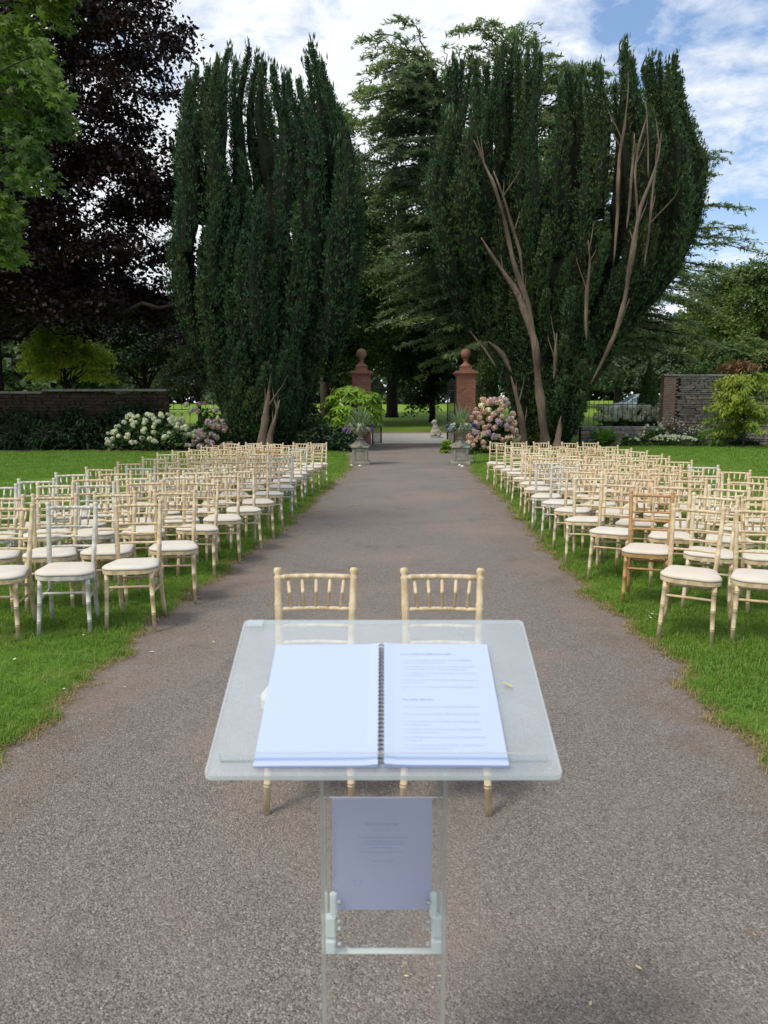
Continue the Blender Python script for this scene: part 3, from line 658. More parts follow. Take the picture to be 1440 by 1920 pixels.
limbs_px(ty2, o2, 31.95, [
    [(1024, 845, .26), (1018, 790, .2), (1010, 720, .2), (1003, 640, .19), (985, 590, .17), (968, 545, .16), (940, 505, .13), (912, 462, .09), (902, 445, .04)],
    [(1003, 640, .18), (992, 575, .17), (968, 510, .15), (950, 430, .13), (928, 350, .11), (905, 300, .07), (888, 262, .04)],
    [(985, 560, .12), (975, 470, .11), (948, 380, .09), (925, 320, .07)],
    [(1038, 710, .05), (1041, 680, .12), (1042, 655, .11), (1044, 625, .12)],
    [(1100, 640, .13), (1098, 580, .14), (1106, 500, .10), (1103, 450, .07)],
    [(1108, 720, .06), (1150, 640, .14), (1172, 560, .14), (1186, 470, .15), (1200, 390, .12), (1235, 300, .08), (1240, 250, .05)],
    [(1122, 690, .05), (1160, 610, .11), (1180, 560, .10)],
    [(1150, 500, .09), (1158, 400, .11), (1160, 300, .12), (1172, 230, .08), (1178, 175, .05)],
    [(1195, 420, .10), (1190, 320, .09), (1200, 260, .07), (1215, 215, .05)],
    [(1175, 430, .12), (1184, 330, .11), (1190, 250, .08)],
    [(1208, 500, .10), (1218, 420, .09), (1228, 320, .07), (1232, 270, .04)],
    [(960, 700, .16), (940, 660, .16), (915, 640, .12)],
    [(985, 850, .3), (982, 815, .2), (975, 770, .15), (958, 705, .12)], [(1045, 850, .3), (1047, 820, .18), (1052, 780, .1)],
    [(1215, 330, .05), (1216, 260, .05), (1210, 190, .03)], [(930, 690, .1), (905, 650, .08), (880, 620, .05)]])

# copper beech: trunk beyond the frame edge side, crown hanging in drooping sprays
def copper_beech():
    g = np.random.default_rng(21); x, y = -18.6, 36.5; t = thing('beech_tree', 'huge copper beech with dark purple leaves hanging over the garden wall', 'tree', (x, y, 0))
    n = 860; zc = g.uniform(6.4, 25, n); a = g.uniform(0, 6.28, n); rr = g.uniform(.02, 1, n) ** .42
    xr = np.interp(zc, [6, 9, 12, 14, 16.5, 19, 22, 25], [10.6, 10.6, 10.8, 11.4, 11.8, 11, 8, 4.5]); xl = np.interp(zc, [6, 25], [8, 4]); yr = np.interp(zc, [6, 14, 25], [6.5, 7.5, 3])
    C = np.stack([np.where(np.cos(a) > 0, xr - 1.0, xl) * np.cos(a) * rr, yr * np.sin(a) * rr - 1.0, zc + .03 * rr], 1)
    hole = (np.sin(C[:, 0] * 1.1 + C[:, 2] * .8) * np.cos(C[:, 2] * .9 - C[:, 0] * .5) > .74) & (C[:, 0] > 2) & (C[:, 2] > 9); C = C[~hole]
    low = g.uniform(0, 1, 110); a = g.uniform(0, 6.28, 110)
    Cl = np.stack([1 + np.cos(a) * (3 + 6.4 * low), np.sin(a) * (3 + 4.6 * low), 7.0 - .9 * low + g.normal(0, .35, 110)], 1); C = np.concatenate([C, Cl])
    Rr = g.uniform(.7, 1.45, len(C)) * 1.15
    b = MB(); foliage(b, C, Rr, 250, .21, .15, .42, .5, g, shell=.7); part('crown', b, M['copper'], t)
    k = MB(); k.add(*tube([(0, 0, -.3), (0, 0, .5), (.1, 0, 4), (.2, .1, 8), (.1, 0, 13), (.3, 0, 19)], [1.0, .75, .62, .5, .34, .1], 14)); part('trunk', k, M['bark_dark'], t, True)
    far = g.choice(len(C), 60, replace=False); q = MB()
    for i in far: q.add(*limb((0, 0, np.clip(C[i][2] - 1.5, 3.5, 17)), C[i], .12, .012, g, 8, .06, .1))
    part('limb', q, M['bark_dark'], t, True)
    for px0, py0, px1, py1, r in ((20, 600, 345, 570, .16), (10, 590, 120, 596, .2)):
        p0 = np.array(at(px0, py0, 33.5)) - np.array([x, y, 0]); p1 = np.array(at(px1, py1, 31.5)) - np.array([x, y, 0])
        b2 = MB(); b2.add(*limb(p0, p1, r, r * .4, g, 9, .03, .1)); part('limb', b2, M['bark_dark'], t, True)
copper_beech()

# sycamore branches reaching in from beyond the frame: lobed leaves
def sycamore():
    g = np.random.default_rng(5); x, y = -8.3, 9.4; t = thing('sycamore_tree', 'bright green sycamore branches hanging in from the upper corner in front of the copper beech', 'tree', (x, y, 0)); o = np.array([x, y, 0])
    base = []
    for k in range(5):
        a0 = R(-100 + k * 50 + 90); s = (.62, .86, 1.0, .86, .62)[k]
        base.append((math.cos(a0 - R(13)) * s * .72, math.sin(a0 - R(13)) * s * .72)); base.append((math.cos(a0) * s, math.sin(a0) * s)); base.append((math.cos(a0 + R(13)) * s * .72, math.sin(a0 + R(13)) * s * .72))
        if k < 4: base.append((math.cos(a0 + R(25)) * .40, math.sin(a0 + R(25)) * .40))
    poly = np.array([(0, -.12)] + base); n1 = len(poly)
    tips = []
    outline = [(440, 0, 9.8), (150, 20, 9.6), (120, 60, 9.5), (100, 110, 9.3), (118, 170, 9.3), (128, 235, 9.2), (138, 250, 9.2), (105, 300, 9.1), (138, 345, 9.1), (60, 290, 9.0), (40, 350, 9.0), (35, 410, 9.0), (60, 465, 8.9), (20, 480, 8.8)]
    C = []; q = MB()
    for k in range(210):
        py = g.uniform(-160, 490); lim = np.interp(py, [-160, 0, 60, 110, 170, 230, 255, 300, 345, 365, 400, 440, 470, 490], [150, 148, 118, 88, 116, 124, 132, 78, 128, 46, 14, 36, 54, 14])
        px = lim - 8 - abs(g.normal(0, 1)) * 62; py += 22 * math.sin(px * .09) ; Yd = 9.2 + g.normal(0, .55) - px * .001
        C.append(np.array(at(px, py, Yd)) - o)
    C = np.array(C); per = 34; n = len(C) * per; idx = np.repeat(np.arange(len(C)), per)
    P = C[idx] + rdir(n, g) * (g.uniform(0, 1, n) ** .6)[:, None] * np.array([.17, .3, .15])
    px_ = P + o; ok = px_[:, 2] > 3.1; P = P[ok]; n = len(P)
    Nn = unit(np.array([.35, -.35, .75]) + g.normal(size=(n, 3)) * .45); U = unit(np.array([.55, -.2, -.55]) + g.normal(size=(n, 3)) * .4)
    V = unit(np.cross(Nn, U)); U = np.cross(V, Nn); s = g.uniform(.055, .095, n)
    L = (poly[:, 1][None, :, None] * U[:, None] + poly[:, 0][None, :, None] * V[:, None]) * s[:, None, None]
    cup = -(poly[:, 0] ** 2 + poly[:, 1] ** 2)[None, :, None] * Nn[:, None] * s[:, None, None] * .22
    b = MB(); vv = (P[:, None] + L + cup).reshape(-1, 3); b.add(vv, np.arange(n * n1).reshape(-1, n1)); part('crown', b, M['syc'], t)
    k = MB(); k.add(*tube([(0, 0, -.2), (0, 0, 1), (.1, 0, 3.5), (.2, 0, 7), (.3, 0, 9.5)], [.42, .32, .27, .18, .08], 12)); part('trunk', k, M['bark'], t, True)
    q = MB()
    for i in g.choice(len(C), 60, replace=False): q.add(*limb((.1, 0, max(2.2, C[i][2] - .5)), C[i], .035, .006, g, 7, .05, .1))
    part('limb', q, M['bark'], t, True)
sycamore()

def cedar():
    g = np.random.default_rng(31); Y = 47.0; p = at(1012, 700, Y); x = p[0]; t = thing('cedar_tree', 'tall spreading cedar with layered blue-green branches rising behind the yew with bare limbs', 'tree', (x, Y, .4)); o = np.array([x, Y, .4])
    ZA = [0, 6, 12, 17, 20.6]; XA = [0, -.4, -2.4, -5.0, -6.6]; XB = [0, 0, -.5, -1.1, -1.6]
    k = MB(); k.add(*tube([(np.interp(z, ZA, XA), 0, z - .3) for z in ZA], [.85, .62, .42, .24, .06], 12)); k.add(*tube([(np.interp(z, ZA, XB), .3, z - .3) for z in ZA[1:]], [.6, .42, .24, .06], 12)); part('trunk', k, M['bark'], t, True)
    q = MB(); b = MB(); T = []; specs = []
    for zb in np.linspace(3.6, 20.2, 34):
        for lead in (XA, XB):
            for q_ in range(4):
                a = g.uniform(0, 6.28) if q_ < 2 else (math.pi if lead is XA else 0) + g.normal(0, .9) - .35 * (1 if lead is XB else -1); ln = np.interp(zb, [3, 8, 13, 17, 20.5], [9.5, 10.5, 8.6, 6.0, 3.4]) * g.uniform(.65, 1.05)
                if lead is XA and math.cos(a) < 0: ln *= .74
                specs.append((zb, lead, a, ln, g.uniform(.05, .22), None))
    for (px, py, zb) in ((676, 72, 18.6), (700, 60, 19.2), (742, 36, 20), (672, 165, 16), (655, 212, 14), (650, 225, 13.4), (655, 300, 12.0), (700, 262, 13), (690, 340, 10.6), (740, 420, 9), (700, 400, 9.6), (770, 520, 7.6), (720, 470, 8.6), (980, 60, 20), (1008, 90, 19.4), (860, 58, 20.2), (900, 48, 20.2), (930, 46, 20.2), (960, 50, 20.2), (1000, 72, 19.6), (838, 84, 19.4), (820, 110, 18.6), (880, 90, 19.2), (850, 140, 17.6), (815, 160, 17), (800, 200, 16), (830, 230, 15.4), (795, 260, 14.6), (1345, 284, 12.6), (1352, 300, 12.4), (1335, 330, 12), (1404, 393, 10.8), (1432, 470, 9.6), (1340, 560, 7.2), (1305, 610, 5.8), (1385, 430, 10), (1290, 650, 4.6), (1360, 500, 8.6), (1330, 420, 10.6), (1300, 470, 9.4), (1400, 450, 9.8), (1310, 540, 7.8), (1260, 600, 6.4)):
        e = np.array(at(px, py, Y + g.uniform(-4.0, -.5))) - o; specs.append((zb, XA if px < 860 else XB, 0, 0, 0, e))
    for py in range(110, 610, 16):
        for q_ in range(2):
            px = np.interp(py, [60, 120, 210, 300, 420, 610], [700, 690, 660, 665, 690, 720]) + abs(g.normal(0, 1)) * 60; e = np.array(at(px, py, Y + g.uniform(-6, 1))) - o; specs.append((e[2] + g.uniform(-.8, 1.2), XA, 0, 0, 0, e))
    for zb, lead, a, ln, rise, e in specs:
        zb = min(zb, 20.3); x0 = np.interp(zb, ZA, lead); st0 = np.array([x0, 0, zb]); m = 12; u = np.linspace(0, 1, m)
        if e is not None: a = math.atan2(e[1], e[0] - x0); ln = math.hypot(e[0] - x0, e[1]); zz = zb + (e[2] - zb) * u + .9 * np.sin(u * math.pi)
        else: zz = zb + ln * (rise * u + .10 * np.sin(u * 3.0)) - .12 * ln * u ** 2.4
        c = np.array([math.cos(a), math.sin(a), 0]); A = np.stack([x0 + c[0] * ln * u, c[1] * ln * u, zz], 1); A[1:] += g.normal(size=(m - 1, 3)) * .1
        q.add(*tube(A, np.interp(u, [0, 1], [.035 + .010 * ln, .012]), 5, False)); per = np.array([-c[1], c[0], 0])
        for _ in range(int(ln * 4.4)):
            ub = g.uniform(.12, 1.0) ** .75; st = np.array([np.interp(ub, u, A[:, jj]) for jj in range(3)])
            dirv = unit(c * g.uniform(.35, 1.0) + per * g.choice([-1, 1]) * g.uniform(.1, .9)); sl = g.uniform(.6, 1.9) * (1.15 - .5 * ub)
            mt = int(6 + sl * 7); w = g.uniform(0, 1, mt); lat = np.cross(dirv, [0, 0, 1]); P = st + dirv * (w * sl)[:, None] + lat * (g.normal(0, .16, mt) * (1.05 - w))[:, None]; P[:, 2] += .10 * sl * w - .36 * sl * w ** 2 + g.normal(0, .04, mt)
            T.append((P, np.repeat(dirv[None], mt, 0)))
            if g.uniform() < .3: q.add(*tube([st, st + dirv * sl * .5 + np.array([0, 0, .02]), st + dirv * sl - np.array([0, 0, .24 * sl])], [.018, .012, .005], 4, False))
    P = np.concatenate([a_ for a_, _ in T]); Dv = np.concatenate([d_ for _, d_ in T]); n = len(P)
    for r_ in range(2):
        U = unit(Dv * .8 + g.normal(size=(n, 3)) * np.array([.7, .7, .35]) - np.array([0, 0, .1])); Nn = unit(np.array([0, 0, 1.0]) + g.normal(size=(n, 3)) * .3)
        L = g.uniform(.2, .42, n); v, f = leafq(P + U * (L * .3)[:, None], U, Nn, L, L * .24); b.add(v, f)
    part('crown', b, M['cedar'], t); part('limb', q, M['bark_dark'], t, True)
cedar()

def px_tree(name, label, px, Y, h_px, rad, zlo, mat, **k):
    p = at(px, h_px, Y); return broadleaf(name, label, p[0], Y, p[2] - float(ter(p[0], Y)), rad, zlo, mat, **k)
# beech with hanging branches beyond the gate
px_tree('beech_tree', 'large green beech beyond the gate with branches hanging over the sunlit lawn', 735, 64, 300, 8.6, 3.0, M['beech'], n_clump=200, n_leaf=270, L=.29, Wd=.19, trunk_r=.5, bark='bark_dark', seed=41, droop=.5, clump_r=.2, full=True)
px_tree('hanging_beech', 'dark beech whose low boughs droop almost to the lawn behind the stone statue', 812, 57, 470, 4.6, .5, M['dark_leaf'], n_clump=90, n_leaf=330, L=.2, Wd=.14, trunk_r=.22, bark='bark_dark', seed=43, droop=.7, full=True)
px_tree('dark_beech', 'dense dark broadleaf tree showing between the near yew and the gate', 625, 52, 380, 5.2, 1.0, M['beech'], n_clump=110, n_leaf=330, L=.2, Wd=.14, trunk_r=.35, bark='bark_dark', seed=44, full=True)
px_tree('ash_tree', 'loose pale green tree peeping out above the shoulder of the yew spire', 602, 58, 138, 4.4, 8.0, M['mid_leaf'], n_clump=80, n_leaf=190, L=.24, Wd=.15, trunk_r=.35, seed=45, flat=.8)
px_tree('maple_tree', 'small yellow-green maple glowing behind the garden wall', 116, 42, 605, 3.0, 2.2, M['yellow_leaf'], n_clump=70, n_leaf=260, L=.17, Wd=.12, trunk_r=.12, bark='bark_dark', seed=46, flat=.45, cat='tree')
px_tree('silver_tree', 'silvery green tree above the white hydrangeas beside the yew', 368, 47, 590, 2.6, .6, M['silver_leaf'], n_clump=60, n_leaf=170, L=.18, Wd=.11, trunk_r=.12, seed=47, droop=.6)
px_tree('shaded_tree', 'dark bluish tree behind the stone coping of the garden wall', 265, 50, 560, 3.6, 1.0, M['dark_leaf'], n_clump=60, n_leaf=260, L=.22, Wd=.15, trunk_r=.2, seed=48, bark='bark_dark')
px_tree('oak_tree', 'tall mid green oak above the rubble wall at the edge of the picture', 1425, 72, 478, 6.4, 4.0, M['mid_leaf'], n_clump=110, n_leaf=260, L=.28, Wd=.19, trunk_r=.5, seed=49)
px_tree('lime_tree', 'rounded yellowish green tree between the topiary cone and the tall oak', 1300, 84, 612, 5.6, 1.0, M['mid_leaf'], n_clump=80, n_leaf=240, L=.3, Wd=.2, trunk_r=.4, seed=50)
px_tree('holm_oak', 'dark bluish evergreen behind the silver car', 1165, 76, 560, 6.0, .4, M['far_leaf'], n_clump=80, n_leaf=260, L=.28, Wd=.18, trunk_r=.4, seed=51)
px_tree('laurel_tree', 'low green tree behind the topiary cone and the rubble wall', 1262, 60, 655, 3.4, .6, M['far_leaf'], n_clump=60, n_leaf=230, L=.24, Wd=.15, trunk_r=.2, seed=52)
px_tree('plum_tree', 'broad green tree just behind the rubble wall', 1388, 56, 628, 3.6, .8, M['mid_leaf'], n_clump=60, n_leaf=240, L=.24, Wd=.16, trunk_r=.25, seed=53)
far = [(-58, 118, 17, 9), (-44, 108, 19, 9), (-31, 120, 16, 9), (-20, 112, 18, 8), (-9, 124, 15, 8), (2, 116, 17, 8), (12, 126, 16, 8), (22, 118, 14, 8), (33, 124, 15, 9), (46, 116, 16, 9), (60, 122, 17, 10), (-36, 70, 15, 7), (-26, 64, 13, 6)]
places = ['at the far end of the wood above the wall', 'second from the wall end of the wood', 'behind the copper beech trunk', 'behind the yellow maple', 'behind the yew spire', 'straight through the gate', 'behind the stone statue', 'behind the red ball pillar', 'behind the clipped column', 'behind the silver car', 'behind the tall oak', 'in shade behind the wall corner', 'in shade behind the maple']
for k, (x, y, h, r) in enumerate(far):
    broadleaf('park_tree', 'distant dark green park tree ' + places[k], x, y, h, r, -h * .45, M['far_leaf'], n_clump=70, n_leaf=90, L=.75, Wd=.55, trunk_r=.4, bark='bark_dark', seed=70 + k, group='trees closing the far side of the park')

def far_wood():
    g = np.random.default_rng(61); n = 900; x = g.uniform(-95, 95, n); C = np.stack([x, g.uniform(128, 142, n), g.uniform(1, 2, n) + 1.5 + g.uniform(0, 1, n) * (10 + 4 * np.sin(x * .13) + 2 * np.sin(x * .41))], 1)
    b = MB(); foliage(b, C, g.uniform(1.6, 3.2, n), 34, 1.1, .8, .8, .1, g); tag(part('far_wood', b, M['far_leaf']), kind='stuff')
far_wood()
# shrubs with counted flower heads
def mophead(nf, r, seed, flat=.8):
    g = np.random.default_rng(seed); i = np.arange(nf) + .5; ph = np.arccos(1 - 2 * i / nf); th = math.pi * (1 + 5 ** .5) * i
    d = np.stack([np.cos(th) * np.sin(ph), np.sin(th) * np.sin(ph), np.cos(ph)], 1); d = unit(d + g.normal(size=d.shape) * .12)
    P = d * r * g.uniform(.86, 1.06, (nf, 1)) * np.array([1, 1, flat]); return leafq(P, np.cross(d, rdir(nf, g)), d + g.normal(size=d.shape) * .3, r * .62, r * .58, .1)
HEADS = {}
def head_mesh(matkey, big=1.0):
    if (matkey, big) not in HEADS:
        out = []
        for s in range(3): b = MB(); b.add(*mophead(54, .125 * big, s + 3)); out.append(b.mesh('flower_head', M[matkey]))
        HEADS[(matkey, big)] = out
    return HEADS[(matkey, big)]
def shrub(name, label, cat, x, y, rx, ry, h, mat, n=2600, L=.15, Wd=.09, seed=1, heads=(), n_heads=0, hsize=1.0, group=None, front=True, zlo=.0, flat=.7, droop=.3, z_head=(.12, 1.0)):
    g = np.random.default_rng(seed); z0 = float(ter(x, y)) + .02; t = thing(name, label, cat, (x, y, z0), 0, group)
    nc = 34; d = rdir(nc, g); d[:, 2] = np.abs(d[:, 2]); C = d * g.uniform(.55, .92, (nc, 1)) * np.array([rx, ry, h - zlo]) * .86; C[:, 2] += zlo + .05
    b = MB(); foliage(b, C, g.uniform(.7, 1.2, nc) * min(rx, h) * .36, n / nc, L, Wd, flat, droop, g); part('foliage', b, mat, t)
    s = MB()
    for i in range(9): s.add(*limb((g.normal(0, .08), g.normal(0, .08), -.03), C[i] * .95, .025, .008, g, 6, 0, .1))
    part('stem', s, M['bark'], t)
    for k in range(n_heads):
        a = g.uniform(-math.pi * .95, -math.pi * .05) if front and g.uniform() < .85 else g.uniform(0, 6.28); zz = g.uniform(*z_head)
        rad = math.sqrt(max(0, 1 - (zz * .92) ** 2)) * g.uniform(.9, 1.06)
        p = (math.cos(a) * rx * rad, math.sin(a) * ry * rad, zlo + zz * (h - zlo)); key = heads[int(g.integers(len(heads)))]
        link('flower_head', head_mesh(key, hsize)[k % 3], t, p, (g.normal(0, .4), g.normal(0, .4), g.uniform(0, 6)), (g.uniform(.7, 1.15),) * 3)
    return t
def pxs(px, Y): return (px - 720) / FPX * (Y * CP + CAM_H * SP)
shrub('hydrangea', 'hydrangea bush covered in pink mophead flowers against the red brick gate pillar', 'hydrangea', pxs(922, 29.2), 29.2, 1.0, .9, 2.05, M['hydr_leaf'], 3000, .16, .11, 81, ('fl_pink', 'fl_pink', 'fl_dusky', 'fl_pink', 'fl_mauve', 'fl_pink', 'fl_cream'), 96, .95)
shrub('hydrangea', 'hydrangea bush with white flowers in the shade before the garden wall', 'hydrangea', pxs(285, 32), 32, 1.9, 1.0, 1.5, M['hydr_leaf'], 4200, .16, .11, 82, ('fl_white', 'fl_white', 'fl_cream'), 96, .8)
shrub('hydrangea', 'hydrangea bush with mixed white and lilac flowers below the arched railing', 'hydrangea', pxs(378, 33), 33, 1.25, .8, 1.95, M['hydr_leaf'], 2600, .16, .11, 83, ('fl_white', 'fl_mauve', 'fl_white', 'fl_dusky'), 36, .95)
shrub('hydrangea', 'hydrangea bush with dusky lilac flowers at the foot of the yew beside the beech', 'hydrangea', pxs(405, 31.3), 31.3, .75, .6, 1.25, M['hydr_leaf'], 1500, .15, .1, 84, ('fl_mauve', 'fl_dusky'), 38, .95)
for k, px in enumerate((1118, 1148, 1178, 1208, 1236)):
    shrub('hydrangea', 'cream flowered hydrangea behind the railing, ' + ('closest to the yew', 'second from the yew', 'middle of five', 'below the topiary cone', 'touching the rubble wall end')[k], 'hydrangea', pxs(px, 41), 39.6 + .2 * (k % 2), .68, .6, 1.80, M['hydr_leaf'], 1300, .15, .1, 90 + k, ('fl_cream', 'fl_white'), 34, 1.35, 'cream hydrangeas behind the railing', z_head=(.62, 1.0))
shrub('rhododendron', 'dark glossy evergreen shrub between the yew trunk and the leafy bright shrub', 'shrub', pxs(598, 31.4), 31.4, 1.15, .9, 1.75, M['dark_leaf'], 3200, .16, .065, 101)
shrub('laurel_hedge', 'tall dark laurel filling the gap behind the yew trunk', 'shrub', pxs(575, 36.6), 36.6, 1.5, .8, 2.3, M['dark_leaf'], 3000, .17, .085, 105)
shrub('laurel_hedge', 'tall dark laurel beside the gate pillar with the dull ball', 'shrub', pxs(630, 36.8), 36.8, 1.2, .7, 2.6, M['dark_leaf'], 2600, .17, .085, 106)
def fatsia():
    g = np.random.default_rng(103); Y = 32.2; x = pxs(662, Y); t = thing('fatsia_shrub', 'bright green shrub of fingered leaves before the gate pillar with the dull ball', 'shrub', (x, Y, 0)); b = MB(); s = MB()
    for k in range(210):
        a = g.uniform(0, 6.28); r = g.uniform(.1, 1) ** .6; c = np.array([math.cos(a) * r * 1.25, math.sin(a) * r * .9, g.uniform(.3, 1.0) ** .65 * (2.75 - .5 * r ** 2)]); ax = g.uniform(0, 6.28)
        tilt = unit(np.array([math.cos(a) * .5, math.sin(a) * .5 - .25, 1.0]) + g.normal(size=3) * .25)
        e1 = unit(np.cross(tilt, [math.cos(ax), math.sin(ax), .1])); e2 = np.cross(tilt, e1)
        U = np.array([e1 * math.cos(q) + e2 * math.sin(q) - tilt * .25 for q in np.linspace(-2.3, 2.3, 7)]); v, f = leafq(c + U * .17, U, np.repeat(tilt[None], 7, 0), .34, .11); b.add(v, f)
        if k % 5 == 0: s.add(*limb((g.normal(0, .1), g.normal(0, .1), 0), c, .022, .008, g, 6))
    part('foliage', b, M['fatsia'], t); part('stem', s, M['bark'], t)
fatsia()
shrub('laurel_shrub', 'dark low laurel at the foot of the leafy bright shrub', 'shrub', pxs(640, 30.9), 30.9, .95, .6, .95, M['dark_leaf'], 1600, .16, .075, 104)
for k, (px, Y, rx, h, lb) in enumerate(((30, 32.2, 1.5, 1.7, 'dark strappy shrub at the foot of the wall by the picture edge'), (95, 31.8, 1.3, 1.35, 'dark lily clump in the shaded bed under the yellow maple'), (170, 32.6, 1.3, 1.6, 'dark ferny shrub against the middle of the shaded wall'), (235, 33.8, 1.2, 2.35, 'climber scrambling up the garden wall near its coping'), (130, 34.2, 1.3, 2.1, 'leafy climber halfway along the shaded garden wall'), (55, 34.2, 1.2, 1.9, 'ivy mound against the shaded wall under the maple'))):
    shrub('shade_shrub', lb, 'shrub', pxs(px, Y), Y, rx, .8, h, M['dark_leaf'], 2300, .24, .05 if k < 2 else .1, 110 + k)
shrub('wall_ivy', 'ivy spread over the garden wall behind the white hydrangeas', 'climber', pxs(250, 34.9), 34.85, 2.3, .3, 2.45, M['dark_leaf'], 3600, .15, .11, 118)
shrub('wall_ivy', 'ivy spread over the far end of the shaded wall at the picture edge', 'climber', pxs(40, 34.9), 34.85, 2.2, .3, 2.0, M['dark_leaf'], 3000, .15, .11, 119)
shrub('lobelia', 'trailing violet flowered plant at the foot of the urn beside the statue', 'plant', pxs(838, 30), 30, .32, .3, .62, M['fatsia'], 500, .1, .07, 120)

# clipped topiary
def topiary(name, label, px, Y, ptop, r, shape, seed):
    g = np.random.default_rng(seed); p = at(px, ptop, Y); z0 = float(ter(p[0], Y)); h = p[2] - z0; t = thing(name, label, 'topiary', (p[0], Y, z0)); n = 9000
    u = g.uniform(0, 1, n); rr = r * (np.clip(1 - u ** 1.25, .0, 1) if shape == 'cone' else np.clip(1 - u ** 7, 0, 1) ** .6 * (.92 + .08 * np.sin(u * 9)))
    th = g.uniform(0, 6.28, n); nn = np.stack([np.cos(th), np.sin(th), np.full(n, .35)], 1)
    P = np.stack([np.cos(th) * rr, np.sin(th) * rr, u * h], 1) * g.uniform(.95, 1.04, (n, 1)); ok = g.uniform(0, 1, n) < (.25 + .75 * rr / r); P, nn = P[ok], nn[ok]; n = len(P)
    U = unit(nn * .6 + np.array([0, 0, .8]) + g.normal(size=(n, 3)) * .5); v, f = leafq(P, U, unit(nn + g.normal(size=(n, 3)) * .5), .17, .08); b = MB(); b.add(v, f); part('foliage', b, M['topiary'], t)
    c = MB(); zz = np.linspace(0, .97, 14); c.add(*lathe2([(max(.02, r * .9 * ((1 - q ** 1.25) if shape == 'cone' else (1 - q ** 7) ** .6)), q * h) for q in zz], 14)); part('shade_core', c, M['twig_shade'], t)
topiary('topiary_cone', 'clipped dark green yew cone in front of the silver car', 1220, 47, 674, .88, 'cone', 131)
topiary('topiary_column', 'clipped green column behind the gate pillar with the red ball', 915, 43, 655, .66, 'col', 132)

def clump_leaves(name, label, cat, x, y, n, L, Wd, mat, seed, up=.7, spread=.25, arch=.5, group=None, z0=.04, segs=4):
    """strap or paddle leaves arching out of one point"""
    g = np.random.default_rng(seed); t = thing(name, label, cat, (x, y, z0), 0, group); b = MB()
    for k in range(n):
        a = g.uniform(0, 6.28); d = np.array([math.cos(a), math.sin(a), 0]); l = L * g.uniform(.6, 1.15); w = Wd * g.uniform(.7, 1.2); side = np.array([-d[1], d[0], 0])
        st = d * spread * g.uniform(0, 1) * .4; el = g.uniform(.35, 1.0) * up * 1.5; u = np.linspace(0, 1, segs + 1); V = []
        for q in u:
            c = st + d * l * q * math.cos(el) + np.array([0, 0, l * (q * math.sin(el) - arch * q ** 2.2)]); wq = w * (math.sin(min(1, q * .9 + .12) * math.pi) ** .7 if Wd > .06 else (1 - q ** 2) * .9 + .1)
            V += [c - side * wq / 2 + np.array([0, 0, .12 * wq]), c + side * wq / 2 + np.array([0, 0, .12 * wq])]
        b.add(V, [(2 * i, 2 * i + 1, 2 * i + 3, 2 * i + 2) for i in range(segs)])
    part('foliage', b, mat, t); return t
clump_leaves('hosta', 'big leaved bright green plant by the low wall beside the yew', 'plant', pxs(1135, 34.9), 35.1, 85, 1.35, .30, M['hosta'], 140, .95, .5, .4)
clump_leaves('iris_clump', 'arching strap leaved clump between the white daisies and the sapling', 'plant', pxs(1345, 35.1), 35.2, 110, .95, .045, M['hosta'], 141, .8, .4, .7)
clump_leaves('montbretia', 'dense dark grassy clump under the sapling at the picture edge', 'plant', pxs(1410, 35.0), 35.2, 190, .95, .04, M['dark_leaf'], 142, .8, .9, .6)
clump_leaves('fern', 'small arching fern at the yew foot near the low wall', 'plant', pxs(1092, 35.1), 35.3, 40, .5, .06, M['hosta'], 143, .8, .3, .6)
def daisy_patch(name, label, px, Y, rx, h, n, seed):
    g = np.random.default_rng(seed); x = pxs(px, Y); t = shrub(name, label, 'flowers', x, Y, rx, .5, h, M['hydr_leaf'], 900, .09, .04, seed); b = MB()
    a = g.uniform(0, 6.28, n); r = np.sqrt(g.uniform(0, 1, n)); P = np.stack([np.cos(a) * r * rx, np.sin(a) * r * .5, h * (.55 + .5 * np.sqrt(np.clip(1 - r * r, 0, 1)) * g.uniform(.7, 1.1, n))], 1)
    for q in range(2):
        Nn = unit(np.array([0, -.5, .8]) + g.normal(size=(n, 3)) * .35); v, f = leafq(P, rdir(n, g), Nn, .085, .075); b.add(v, f)
    o = part('blossoms', b, M['fl_white'], t); o['kind'] = 'stuff'
daisy_patch('daisy_clump', 'low mound of small white daisies at the lawn edge below the wall end', 1262, 35.1, 1.1, .5, 330, 150)
daisy_patch('phlox_clump', 'taller loose white flowers against the end of the rubble wall', 1252, 35.9, .8, 1.25, 60, 151)
daisy_patch('anemone_clump', 'white flowers by the strap leaved clump under the wall', 1310, 35.6, .7, .9, 70, 152)
shrub('border_shrub', 'low green shrub between the big leaved plant and the white daisies', 'shrub', pxs(1192, 35.2), 35.2, .9, .5, .6, M['hydr_leaf'], 1300, .11, .06, 153, ('fl_white',), 5, .6)
shrub('border_shrub', 'leafy mid green plant with white flowers between the big leaved plant and the wall end', 'shrub', pxs(1222, 35.6), 35.6, .8, .5, 1.0, M['hydr_leaf'], 1500, .13, .075, 154, ('fl_white',), 12, .7)
shrub('border_shrub', 'pale green bushy plant under the sapling before the rubble wall', 'shrub', pxs(1372, 36.0), 36.0, 1.1, .5, 1.1, M['mid_leaf'], 1700, .14, .075, 155)
